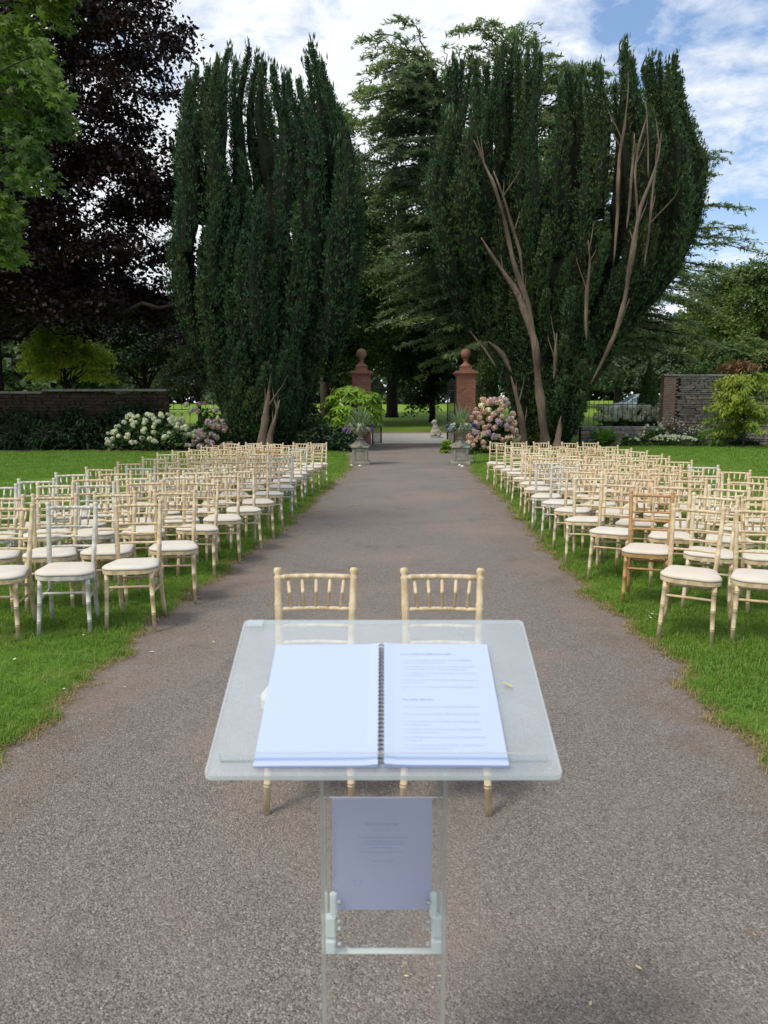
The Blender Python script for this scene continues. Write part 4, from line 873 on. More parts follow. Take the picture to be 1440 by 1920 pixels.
def sapling():
    g = np.random.default_rng(160); Y = 34.2; x = pxs(1392, Y); t = thing('sapling', 'young yellow-green tree with bronze top leaves against the rubble wall', 'tree', (x, Y, 0)); k = MB(); b = MB()
    k.add(*tube([(0, 0, -.1), (.05, 0, .8), (-.1, 0, 2), (.25, 0, 3.2), (.5, 0, 4.1)], [.06, .05, .04, .025, .008], 8)); part('trunk', k, M['bark'], t, True); q = MB()
    for i in range(70):
        z0 = g.uniform(.5, 3.7); a = g.uniform(0, 6.28); l = (2.6 - .36 * z0) * g.uniform(.55, 1.05); c = np.array([math.cos(a), math.sin(a) * .8, 0]); u = np.linspace(0, 1, 8)
        A = np.stack([c[0] * l * u, c[1] * l * u, z0 + l * (.42 * u - .42 * u ** 2.2)], 1); q.add(*tube(A, np.linspace(.018, .004, 8), 5, False)); m = int(85 * l / 1.5)
        w = g.uniform(.15, 1, m); P = np.stack([np.interp(w, u, A[:, j]) for j in range(3)], 1) + g.normal(size=(m, 3)) * .09
        U = unit(c * .5 + g.normal(size=(m, 3)) * .5 - np.array([0, 0, .75])); Nn = unit(np.array([0, -.3, 1]) + g.normal(size=(m, 3)) * .5); v, f = leafq(P + U * .06, U, Nn, g.uniform(.16, .28, m), .085); b.add(v, f, 1 if z0 > 3.25 else 0)
    part('crown', b, [M['sapling'], M['sapling_red']], t); part('limb', q, M['bark'], t)
sapling()

# ------------------------------------------------------------------ gate pillars, gates, railings, walls
def sphere(c, r, n=20, m=12, sq=(1, 1, 1)):
    prof = [(max(1e-3, r * math.sin(math.pi * i / m)), -r * math.cos(math.pi * i / m)) for i in range(m + 1)]; v, f = lathe2(prof, n); return v * np.array(sq) + np.array(c), f
BRICK = None
def brick_mesh(s, mat, name='brick'):
    b = MB(); b.add(*bevbox((0, 0, 0), s, .008)); return b.mesh(name, mat)
GY = 36.6
BW = .215
bm_ = brick_mesh((BW - .012, .1, .073), M['brick'])
def pillar(label, px, ball):
    x = pxs(px, GY) * 1.0; x = at(px, 720, GY)[0]; t = thing('gate_pillar', label, 'gate pillar', (x, GY, 0), 0, 'brick pillars either side of the garden gate')
    Wd = .86; H = at(px, 706, GY)[2]; core = MB(); core.add(*box((0, 0, H / 2), (Wd - .03, Wd - .03, H))); part('mortar_core', core, M['mortar'], t)
    ch = .086; n = int(H / ch); low = MB(); k = 0
    for c in range(n):
        z = H - ch * (c + .5); off = BW / 2 if c % 2 else 0
        for side in range(4):
            m = 4
            for i in range(m):
                s = -Wd / 2 + .1 * (c % 2 == 0) + (i + .5) * (Wd - .1) / m; jit = random.uniform(-.004, .004)
                q = (s, -Wd / 2 + .05 - jit, z); a = side * math.pi / 2; p = (q[0] * math.cos(a) - q[1] * math.sin(a), q[0] * math.sin(a) + q[1] * math.cos(a), z); sx = ((Wd - .1) / m - .012) / (BW - .012)
                if c < 18: link('brick', bm_, t, p, (0, 0, a), (sx, 1, 1))
                else:
                    v, f = bevbox((0, 0, 0), ((BW - .012) * sx, .1, .073), .008); ca, sa = math.cos(a), math.sin(a); v = v @ np.array([(ca, sa, 0), (-sa, ca, 0), (0, 0, 1)]); low.add(v + np.array(p), f)
    o = part('brickwork', low, M['brick'], t); o['kind'] = 'stuff'
    cp = MB()
    for z, w, h in ((H + .03, Wd + .02, .06), (H + .085, Wd + .16, .05), (H + .155, Wd + .24, .09), (H + .225, Wd + .10, .05)): cp.add(*bevbox((0, 0, z), (w, w, h), .018))
    part('coping', cp, M['terracotta'], t)
    st = MB(); z = H + .25
    for zz, w, h in ((z + .09, .56, .18), (z + .20, .60, .05)): st.add(*bevbox((0, 0, zz), (w, w, h), .02))
    st.add(*lathe2([(.27, z + .22), (.25, z + .27), (.15, z + .34), (.1, z + .4), (.095, z + .5), (.135, z + .53), (.135, z + .56), (.1, z + .58)], 20)); part('finial_base', st, M['terracotta'], t)
    bl = MB(); bl.add(*sphere((0, 0, z + .79), .245, 28, 16)); part('ball', bl, ball, t, True)
    return x
xl = pillar('gate pillar topped by the dull brown ball, half hidden by the bright leafy shrub', 678, M['ball_dull'])
xr = pillar('gate pillar topped by the red terracotta ball, behind the pink hydrangea', 873, M['terracotta'])
def gate(label, hx, ang, sgn):
    t = thing('iron_gate', label, 'gate', (hx, GY - .1, 0), ang, 'open leaves of the iron gate'); Lg, Hg = 1.35, 2.9
    f = MB()
    for s in (0.03, Lg): f.add(*box((sgn * s, 0, Hg / 2 + .06), (.05, .05, Hg)))
    for z in (.14, 1.1, 1.3, Hg - .3): f.add(*box((sgn * (Lg / 2 + .015), 0, z), (Lg - .08, .035, .045)))
    part('frame', f, M['iron'], t); bar = MB(); bar.add(*tube([(0, 0, .1), (0, 0, Hg - .02), (0, 0, Hg), (0, 0, Hg + .05), (0, 0, Hg + .18)], [.011, .011, .011, .028, .002], 6)); bm = bar.mesh('bar', M['iron'])
    for i in range(9): link('bar', bm, t, (sgn * (.16 + i * .132), 0, .0 + .12 * math.sin(i / 8 * math.pi)))
    sc = MB()
    for i in range(4):
        c = np.array([sgn * (.28 + i * .28), 0, Hg - .05]); th = np.linspace(0, 5.2, 16); sc.add(*tube(np.stack([c[0] + (.03 + .016 * th) * np.cos(th), 0 * th, c[2] + (.03 + .016 * th) * np.sin(th) + .1], 1), .012, 5))
    part('scroll', sc, M['iron'], t)
gate('open iron gate leaf hinged on the pillar with the dull brown ball', xl + .5, R(72), 1)
gate('open iron gate leaf hinged on the pillar with the red ball', xr - .5, R(-80), -1)
def railing(label, x0, x1, Y, z0, h, n, arches):
    t = thing('iron_railing', label, 'railing', (x0, Y, z0)); Lr = x1 - x0
    for z in (.15, h - .25): b = MB(); b.add(*box((Lr / 2, 0, z), (Lr, .03, .035))); part('rail', b, M['iron'], t)
    b = MB(); b.add(*tube([(0, 0, 0), (0, 0, h - .06), (0, 0, h - .02), (0, 0, h + .12)], [.012, .012, .03, .002], 6)); bm = b.mesh('bar', M['iron'])
    for i in range(n): link('bar', bm, t, (Lr * (i + .5) / n, 0, 0))
    if arches:
        s = Lr / n
        for i in range(n - 1):
            b = MB(); th = np.linspace(0, math.pi, 10); b.add(*tube(np.stack([Lr * (i + 1) / n + s * .42 * np.cos(th), 0 * th, h - .5 + s * .42 * np.sin(th)], 1), .011, 5)); part('arch', b, M['iron'], t)
railing('iron railing with small arches behind the white and lilac hydrangeas', pxs(306, 36), pxs(440, 36), 36, 0, 1.95, 9, True)
railing('spiked iron railing in front of the cream hydrangeas', pxs(1098, 38.2), pxs(1241, 38.2), 38.2, 0, 2.2, 16, False)
def rough_block(seed, mat='rubble'):
    g = np.random.default_rng(seed); v, f = bevbox((0, 0, 0), (1, 1, 1), .12); v = v + g.normal(size=v.shape) * .035; b = MB(); b.add(v, f); return b.mesh('stone', M[mat])
def rubble_wall():
    g = np.random.default_rng(170); Y = 37.2; x0 = at(1243, 760, Y)[0]; H = at(1300, 706, Y)[2]; x1 = 20.2; t = thing('stone_wall', 'rubble stone wall with a brick quoined end beside the topiary cone', 'wall', (x0, Y, 0))
    Lw = x1 + 6 - x0; core = MB(); core.add(*box((Lw / 2 + .06, .28, H / 2), (Lw - .12, .4, H - .04))); part('mortar_core', core, M['rubble_joint'], t); sm = [rough_block(s) for s in range(6)]; z = 0.0; cnt = 0; rest = MB()
    while z < H - .05:
        h = g.uniform(.07, .17); h = min(h, H - z); x = .72 + g.uniform(-.12, .12)
        while x < Lw:
            w = g.uniform(.16, .34) + g.uniform(0, .4) * (g.uniform() < .5)
            if cnt < 290 and x < 5.8 and z > .75:
                link('stone', sm[int(g.integers(6))], t, (x + w / 2, .03 + g.normal(0, .016), z + h / 2), (g.normal(0, .02), g.normal(0, .03), g.normal(0, .03)), (w - .02, .16, h - .016)); cnt += 1
            else:
                v, f = bevbox((0, 0, 0), (w - .02, .16, h - .016), .02); rest.add(v + g.normal(size=v.shape) * .006 + np.array([x + w / 2, .03, z + h / 2]), f)
            x += w
        z += h
    o = part('stonework', rest, M['rubble'], t); o['kind'] = 'stuff'
    qb = brick_mesh((1, 1, 1), M['quoin']); zc = 0; c = 0
    while zc < H - .07:
        xx = 0.0
        for s in ((.24, .34) if c % 2 else (.34, .24, .1)): link('brick', qb, t, (xx + s / 2, .24, zc + .04), (0, 0, 0), (s - .012, .5, .072)); xx += s
        zc += .083; c += 1
    xx = -.04; cs = MB()
    while xx < Lw:
        w = g.uniform(.7, 1.2); b = MB(); v, f = bevbox((0, 0, 0), (w - .015, .62, .1), .025); b.add(v + g.normal(size=v.shape) * .005, f); link('coping_stone', b.mesh('coping_stone', M['coping']), t, (xx + w / 2, .24, H + .05)); xx += w
rubble_wall()
def low_wall():
    g = np.random.default_rng(171); Y = 36.9; x0, x1 = pxs(1088, Y), at(1243, 760, 37.2)[0] - .03; t = thing('low_wall', 'low mossy stone wall under the spiked railing', 'wall', (x0, Y, 0)); Lw = x1 - x0
    b = MB(); b.add(*box((Lw / 2, .2, .42), (Lw, .3, .84))); part('mortar_core', b, M['rubble_joint'], t); sm = [rough_block(s + 20) for s in range(4)]; z = 0
    while z < .8:
        h = g.uniform(.13, .2); x = 0
        while x < Lw - .1:
            w = min(g.uniform(.25, .6), Lw - x); link('stone', sm[int(g.integers(4))], t, (x + w / 2, .04, z + h / 2), (0, 0, g.normal(0, .03)), (w - .02, .14, h - .015)); x += w
        z += h
    x = 0
    while x < Lw - .1:
        w = min(.8, Lw - x); b = MB(); b.add(*bevbox((0, 0, 0), (w - .015, .42, .08), .02)); link('coping_stone', b.mesh('coping_stone', M['coping']), t, (x + w / 2, .2, z + .03)); x += w
low_wall()
def garden_wall():
    g = np.random.default_rng(172); Y = 35.2; xe = at(312, 760, Y)[0]; H = at(200, 738, Y)[2]; t = thing('garden_wall', 'shaded brown stone garden wall under the copper beech', 'wall', (xe, Y, 0)); Lw = 17.0
    b = MB(); b.add(*box((-Lw / 2, .25, H / 2), (Lw, .4, H))); part('mortar_core', b, M['rubble_joint'], t); sm = [rough_block(s + 40, 'brownstone_shade') for s in range(5)]; z = 0; cnt = 0; rest = MB()
    while z < H - .04:
        h = min(g.uniform(.09, .2), H - z); x = g.uniform(-.2, 0)
        while x < Lw:
            w = g.uniform(.2, .7)
            if cnt < 280 and z > 1.0 and x < 11: link('stone', sm[int(g.integers(5))], t, (-x - w / 2, .03 + g.normal(0, .012), z + h / 2), (0, g.normal(0, .04), g.normal(0, .03)), (w - .02, .14, h - .015)); cnt += 1
            else: v, f = bevbox((0, 0, 0), (w - .02, .14, h - .015), .02); rest.add(v + np.array([-x - w / 2, .03, z + h / 2]), f)
            x += w
        z += h
    o = part('stonework', rest, M['brownstone_shade'], t); o['kind'] = 'stuff'; x = -.05
    while x < Lw:
        w = g.uniform(.9, 1.6); b = MB(); b.add(*bevbox((0, 0, 0), (w - .02, .6, .11), .025)); link('coping_stone', b.mesh('coping_stone', M['coping']), t, (-x - w / 2, .24, H + .05 + (.1 if x < 4.2 else 0))); x += w
garden_wall()

# ------------------------------------------------------------------ urns with planting, statue, car
def urn(px, label, plabel, mirror, seed):
    g = np.random.default_rng(seed); x, y = gnd(px, 872); y += .28; t = thing('stone_urn', label, 'urn', (x, y, 0), 0, 'stone urns either side of the path')
    b = MB(); b.add(*bevbox((0, 0, .05), (.60, .60, .1), .015)); b.add(*bevbox((0, 0, .115), (.54, .54, .03), .01)); part('plinth', b, M['stone'], t)
    b = MB(); z0, z1 = .13, .50; b.add(*bevbox((0, 0, (z0 + z1) / 2), (.44, .44, z1 - z0), .008))
    for k in range(4):                                               # raised frame round a sunk panel on each face
        a = k * math.pi / 2; ca, sa = math.cos(a), math.sin(a); rot = np.array([(ca, -sa, 0), (sa, ca, 0), (0, 0, 1)])
        for c, s in (((-.185, -.228, .315), (.07, .03, .362)), ((.185, -.228, .315), (.07, .03, .362)), ((0, -.228, .165), (.29, .03, .06)), ((0, -.228, .462), (.29, .03, .068))):
            v, f = bevbox(c, s, .008); b.add(v @ rot.T, f)
    part('pedestal', b, M['stone'], t)
    b = MB(); b.add(*bevbox((0, 0, .535), (.56, .56, .06), .02)); b.add(*tube([(0, 0, .565), (0, 0, .60), (0, 0, .66), (0, 0, .74), (0, 0, .78)], [.34, .31, .2, .11, .1], 4)); part('cap', b, M['stone'], t)
    b = MB(); b.add(*lathe2([(.13, .775), (.13, .80), (.085, .83), (.07, .87), (.085, .90), (.16, .92), (.25, .97), (.29, 1.03), (.30, 1.06), (.335, 1.08), (.34, 1.11), (.30, 1.12), (.27, 1.08), (.001, 1.06)], 28)); part('bowl', b, M['stone'], t, True)
    p = thing('urn_planting', plabel, 'plant', (x, y, 1.07), 0, 'spiky plantings in the urns'); b = MB()
    for k in range(190):
        a = g.uniform(0, 6.28); d = np.array([math.cos(a), math.sin(a), 0]); l = g.uniform(.5, 1.02); el = g.uniform(.35, 1.45); w = g.uniform(.018, .034); s = np.array([-d[1], d[0], 0]); V = []
        for q in np.linspace(0, 1, 6):
            c = d * (.05 + l * q * math.cos(el)) + np.array([0, 0, l * (q * math.sin(el) - .5 * q ** 2.3 * (1.25 - el * .65))]); wq = w * (1 - q ** 2 * .92); V += [c - s * wq, c + s * wq]
        b.add(V, [(2 * i, 2 * i + 1, 2 * i + 3, 2 * i + 2) for i in range(5)])
    part('spiky_foliage', b, M['strap'], p); b = MB(); foliage(b, [(.12, -.1, .02), (-.12, -.1, .02), (0, .15, .02), (.2, .1, 0), (-.2, .1, 0)], [.2] * 5, 60, .07, .05, .5, .3, g); part('low_foliage', b, M['hydr_leaf'], p)
    for k in range(24):
        a = g.uniform(-math.pi, 0) if k < 18 else g.uniform(0, 6.28); r = g.uniform(.14, .3); key = ('fl_white', 'fl_white', 'fl_dark', 'fl_white', 'fl_cream')[k % 5]
        link('flower_head', head_mesh(key, .62)[k % 3], p, (math.cos(a) * r, math.sin(a) * r, g.uniform(.05, .16)), (0, 0, g.uniform(0, 6)))
    for (fx, fz, key, m) in (((-.36, -.0, 'fl_purple', 7), (.34, .05, 'fl_purple', 5)) if not mirror else ((-.36, .06, 'fl_blue', 10), (.38, .12, 'fl_blue', 6))):
        for k in range(m): link('flower_head', head_mesh(key, .5)[k % 3], p, (fx + g.normal(0, .055), -.06 + g.normal(0, .07), fz + g.normal(0, .055)), (0, 0, g.uniform(0, 6)))
urn(675, 'weathered stone urn on a panelled pedestal in front of the bright leafy shrub', 'spiky plant with white and purple flowers in the urn by the leafy shrub', False, 181)
urn(864, 'weathered stone urn on a panelled pedestal in front of the pink hydrangea', 'spiky plant with white and violet flowers in the urn by the pink hydrangea', True, 182)
def statue():
    Y = 42.0; p = at(817, 812, Y); z0 = float(ter(p[0], Y)); t = thing('stone_statue', 'small pale weathered stone animal sitting on the edge of the drive', 'statue', (p[0], Y, z0))
    b = MB(); b.add(*bevbox((0, 0, .05), (.6, .5, .1), .02)); part('base', b, M['stone_pale'], t)
    b = MB()
    for c, r, q in (((0, .04, .34), .27, (1, 1, .98)), ((-.02, -.04, .55), .17, (1, .95, 1.25)), ((-.05, -.07, .74), .12, (1.05, 1, 1.15)), ((-.07, -.09, .87), .135, (1.1, 1.05, .95)), ((-.19, -.12, .84), .06, (1.2, .9, .8)), ((.03, -.05, .95), .05, (.8, .6, 1)), ((-.1, -.02, .96), .05, (.8, .6, 1)), ((-.2, -.15, .16), .09, (1.4, .8, .6)), ((.14, -.2, .16), .09, (1.0, 1.2, .6)), ((.19, .0, .27), .16, (.8, 1.2, 1.1)), ((-.2, .02, .27), .15, (.7, 1.2, 1.1))):
        v, f = sphere((0, 0, 0), r, 16, 10, q); b.add(v + np.array(c), f)
    for k in range(9): a = R(-150 + k * 15); b.add(*tube([(math.cos(a) * .15, math.sin(a) * .15 + .04, .55), (math.cos(a) * .265, math.sin(a) * .265 + .04, .38), (math.cos(a) * .24, math.sin(a) * .24 + .04, .2)], .026, 6))
    o = part('figure', b, M['stone_pale'], t, True); m = o.modifiers.new('merge', 'REMESH'); m.mode = 'VOXEL'; m.voxel_size = .022; m.use_smooth_shade = True
statue()
def car():
    Y = 57.0; x = pxs(1200, Y); z0 = float(ter(x, Y)); t = thing('parked_car', 'silver people carrier half hidden behind the topiary cone and cream hydrangeas', 'car', (x, Y, z0)); w = .88
    side = [(-2.3, .35), (-2.32, .75), (-2.15, .95), (-1.35, 1.1), (-.55, 1.62), (-.2, 1.7), (1.3, 1.72), (1.95, 1.62), (2.25, 1.15), (2.3, .55), (2.25, .35)]
    b = MB(); n = len(side); V = []
    for s, k in ((-1, 0), (-1, 1), (1, 1), (1, 0)):
        for X, Z in side: tum = .0 if Z < 1.0 else (Z - 1.0) * .28; V.append((X * (1 if k else .985), s * (w - tum - (.0 if k else -.0)) * (1 if not k else .94), Z * (1 if not k or Z < .5 else 1.015)))
    order = [0, 1, 2, 3]; f = [tuple(range(n - 1, -1, -1)), tuple(range(3 * n, 4 * n))]
    for a in range(3):
        for i in range(n - 1): f.append((a * n + i, a * n + i + 1, (a + 1) * n + i + 1, (a + 1) * n + i))
        f.append((a * n + n - 1, a * n, (a + 1) * n, (a + 1) * n + n - 1))
    b.add(V, f); part('body', b, M['car_paint'], t, False)
    for s in (-1, 1):
        for poly in ([(-1.12, 1.13), (-.5, 1.54), (-.15, 1.6), (-.15, 1.13)], [(-.07, 1.13), (-.07, 1.6), (.85, 1.62), (.85, 1.13)], [(.93, 1.13), (.93, 1.62), (1.5, 1.6), (1.85, 1.5), (2.0, 1.13)]):
            q = MB(); yy = lambda Z: s * (w - (Z - 1.0) * .28 + .006); q.add([(X, yy(Z), Z) for X, Z in poly], [tuple(range(len(poly)))]); part('window', q, M['car_glass'], t)
        q = MB(); q.add([(-1.34, s * .0 - .76, 1.115), (-1.34, .76, 1.115), (-.6, .66, 1.605), (-.6, -.66, 1.605)], [(0, 1, 2, 3)])
        if s > 0:
            v = np.array(q.v[0]) + np.array([-.012, 0, .02]); q2 = MB(); q2.add(v, [(0, 1, 2, 3)]); part('windscreen', q2, M['car_glass'], t)
        for X in (-1.45, 1.45):
            wq = MB(); v, ff = lathe2([(.2, -.1), (.31, -.1), (.33, -.06), (.33, .06), (.31, .1), (.2, .1)], 20); v = v[:, [0, 2, 1]]; wq.add(v + np.array([X, s * .8, .33]), ff); wh = part('wheel', wq, M['car_dark'], t)
            rq = MB(); v, ff = lathe2([(.001, -.11), (.19, -.11), (.2, .11), (.001, .11)], 16); v = v[:, [0, 2, 1]]; rq.add(v + np.array([X, s * .8, .33]), ff); part('rim', rq, M['steel'], wh)
        hq = MB(); hq.add(*bevbox((-2.22, s * .62, .84), (.22, .36, .16), .04)); part('headlight', hq, M['stone_pale'], t)
        rq = MB(); rq.add(*bevbox((2.2, s * .72, 1.0), (.16, .2, .4), .03)); part('tail_light', rq, M['car_lamp'], t)
        mq = MB(); mq.add(*bevbox((-.95, s * .98, 1.16), (.12, .2, .15), .03)); part('wing_mirror', mq, M['car_paint'], t)
car()

# ------------------------------------------------------------------ chairs
def bamboo(p0, p1, r0, r1, rings, bow=None, sides=9):
    """turned pole with pairs of raised rings"""
    t = [0.0]; s = [1.0]
    for q in rings:
        for dt, k in ((-.020, 1.0), (-.013, 1.2), (-.006, .84), (.0, .98), (.006, .84), (.013, 1.2), (.020, 1.0)): t.append(q + dt); s.append(k)
    t.append(1.0); s.append(1.0); t = np.array(t); s = np.array(s); p0, p1 = np.array(p0), np.array(p1)
    P = p0 + (p1 - p0) * t[:, None]
    if bow is not None: P = P + np.array(bow) * np.sin(t * math.pi)[:, None]
    return tube(P, (r0 + (r1 - r0) * t) * s, sides)
def seat_poly(grow=0.0, n=9):
    a0 = [180, 270, 0, 90]
    pts = []
    for (cx, cy, r), a in zip([(-.085, -.085, .118), (.085, -.085, .118), (.112, .130, .058), (-.112, .130, .058)], a0):
        for k in range(n + 1): th = R(a + 90 * k / n); pts.append(((cx + r * math.cos(th)) * (1 + grow / .19), (cy + r * math.sin(th)) * (1 + grow / .19)))
    return pts
def chair_meshes(mat, key):
    out = []
    def add(name, b, m, sm=True): out.append((name, b.mesh(name, m, sm)))
    b = MB(); pl = seat_poly(); b.add(*prism(pl, .425, .452)); add('seat_frame', b, mat, False)
    b = MB(); n = len(pl); V = []; lev = [(-.008, .4525), (-.001, .457), (.002, .464), (-.002, .473), (-.014, .482), (-.038, .489), (-.08, .493), (-.13, .4945)]
    for gq, z in lev: V += [(x, y, z) for x, y in seat_poly(gq)]
    F = [(i * n + j, i * n + (j + 1) % n, (i + 1) * n + (j + 1) % n, (i + 1) * n + j) for i in range(len(lev) - 1) for j in range(n)] + [tuple(range((len(lev) - 1) * n, len(lev) * n)), tuple(range(n - 1, -1, -1))]; b.add(V, F); add('cushion', b, M['cushion'])
    for s in (-1, 1):
        b = MB(); b.add(*bamboo((s * .158, -.150, .43), (s * .175, -.185, 0), .0185, .0135, (.12, .42, .72), sides=10)); add('leg', b, mat)
        b = MB(); t = np.array([0, .10, .115, .125, .135, .15, .30, .36, .372, .38, .388, .40, .47, .60, .612, .62, .628, .64, .80, .812, .82, .828, .84, .945, .957, .964, .97, .985, 1.0, 1.003]); sc = np.ones(len(t)) * 1.0
        for i in (2, 4, 8, 10, 14, 16, 19, 21, 24): sc[i] = 1.2
        for i in (25, 26): sc[i] = .85
        sc[27] = 1.25; sc[28] = 1.05; sc[29] = .5
        z = t * .925; y = np.interp(z, [0, .2, .43, .6, .93], [.265, .205, .178, .195, .275]); x = s * np.interp(z, [0, .43, .93], [.166, .155, .172])
        b.add(*tube(np.stack([x, y, z], 1), np.interp(z, [0, .43, .93], [.0145, .018, .016]) * sc, 10)); add('back_post', b, mat)
    def bx(z): return np.interp(z, [.43, .93], [.155, .172]), np.interp(z, [.43, .6, .93], [.178, .195, .275])
    for i, z in enumerate((.885, .745, .672, .600)):
        x, y = bx(z); b = MB(); b.add(*bamboo((-x, y, z), (x, y, z), .0125 if i == 0 else .0095, .0125 if i == 0 else .0095, (.10, .26, .42, .58, .74, .90) if i < 2 else (.12, .5, .88), (0, .022, 0), 7)); add('top_rail' if i == 0 else 'rail', b, mat)
    for k in range(5):
        q = (k + 1) / 6; x1, y1 = bx(.885); x0, y0 = bx(.745); b = MB(); sb = .022 * math.sin(q * math.pi)
        b.add(*bamboo((-x0 + 2 * x0 * q * 1.0, y0 + sb, .75), (-x1 + 2 * x1 * (.5 + (q - .5) * 1.12), y1 + sb, .88), .0078, .0078, (.5,), None, 7)); add('spindle', b, mat)
    for p0, p1 in (((-.163, -.160, .325), (.163, -.160, .325)), ((-.165, -.166, .275), (-.166, .195, .275)), ((.165, -.166, .275), (.166, .195, .275)), ((-.164, .192, .33), (.164, .192, .33))):
        b = MB(); b.add(*tube([p0, tuple((np.array(p0) + np.array(p1)) / 2), p1], [.0085, .0105, .0085], 7)); add('stretcher', b, mat)
    return out
CH = {k: chair_meshes(M['wood_' + k], k) for k in ('tan', 'pale', 'grey', 'orange')}
NAMES = {'tan': 'limewashed tan chair', 'pale': 'cream limewashed chair', 'grey': 'pale grey chair', 'orange': 'orange-brown chair'}
ORD = ['first', 'second', 'third', 'fourth', 'fifth', 'sixth', 'seventh', 'eighth', 'ninth', 'tenth', 'eleventh', 'twelfth', 'thirteenth', 'last']
def chair(kind, label, x, y, rz, group, z=.02, roll=(0, 0)):
    t = thing('banquet_chair', label, 'chair', (x, y, z), rz, group); t.rotation_euler = (roll[0], roll[1], rz)
    for nm, me in CH[kind]: link(nm, me, t)
chair('tan', 'front couple chair behind the lectern, on the copper beech side', -.305, 3.135, R(0.5), 'pair of chairs on the path behind the lectern', .006)
chair('tan', 'front couple chair behind the lectern, on the cedar side', .255, 3.125, R(-1.5), 'pair of chairs on the path behind the lectern', .006)
rc = random.Random(3)
SEAT = 1.634 - .47
def seat_row(list_px):
    out = []
    for px, py in list_px:
        u = (px - 720) / FPX; v = (py - 960) / FPX; t = SEAT / (SP + v * CP); out.append((u * t, (CP - v * SP) * t))
    return out
left = seat_row([(248, 1063), (318, 1027), (373, 992), (419, 973), (457, 957), (480, 942), (503, 927), (523, 914), (533, 903), (549, 895), (558, 888), (571, 882), (586, 876), (598, 871)])
right = seat_row([(1288, 1075), (1210, 1031), (1150, 1000), (1102, 977), (1073, 958), (1050, 943), (1029, 931), (1008, 918), (1001, 908), (985, 899), (970, 889), (960, 882), (946, 877), (931, 869)])
GREY_L = {(0, 1), (2, 4), (3, 4), (4, 4), (7, 0), (10, 0), (2, 2), (5, 3)}; GREY_R = {(5, 0), (6, 0), (6, 4)}; OR_L = {(12, 4), (9, 1)}; OR_R = {(1, 0), (9, 2)}
for side, rows, grey, orange in ((-1, left, GREY_L, OR_L), (1, right, GREY_R, OR_R)):
    for r, (x0, y0) in enumerate(rows):
        if side < 0: tilt = np.interp(r, [0, 5, 8, 13], [.30, .30, .10, .0]); sp = np.interp(r, [0, 3, 13], [.465, .47, .485])
        else: tilt = np.interp(r, [0, 11, 12, 13], [.42, .42, .36, .03]); sp = np.interp(r, [0, 8, 13], [.50, .49, .54])
        for k in range(5):
            x = x0 + side * k * sp * math.cos(math.atan(tilt)) + rc.gauss(0, .018); y = y0 - k * sp * math.sin(math.atan(tilt)) * 1.0 + rc.gauss(0, .03)
            px = 720 + FPX * x / (y * CP + (CAM_H - .5) * SP)
            if px < -70 or px > 1510: continue
            q = rc.random(); kind = 'grey' if (r, k) in grey else 'orange' if (r, k) in orange else ('pale' if q < .36 else 'tan')
            rz = (math.atan(tilt) * .75 if side < 0 else -math.atan(tilt) * 1.0) + rc.gauss(0, R(4.5)) if k or r else (R(5) if side < 0 else R(-24))
            chair(kind, f"{NAMES[kind]}, {ORD[r]} row from the lectern, {ORD[k]} seat off the path, {'beech' if side < 0 else 'cedar'} side", x, y, rz, 'chairs on the ' + ('beech' if side < 0 else 'cedar') + ' side of the path', .016, (rc.gauss(0, R(.9)), rc.gauss(0, R(1.1))))

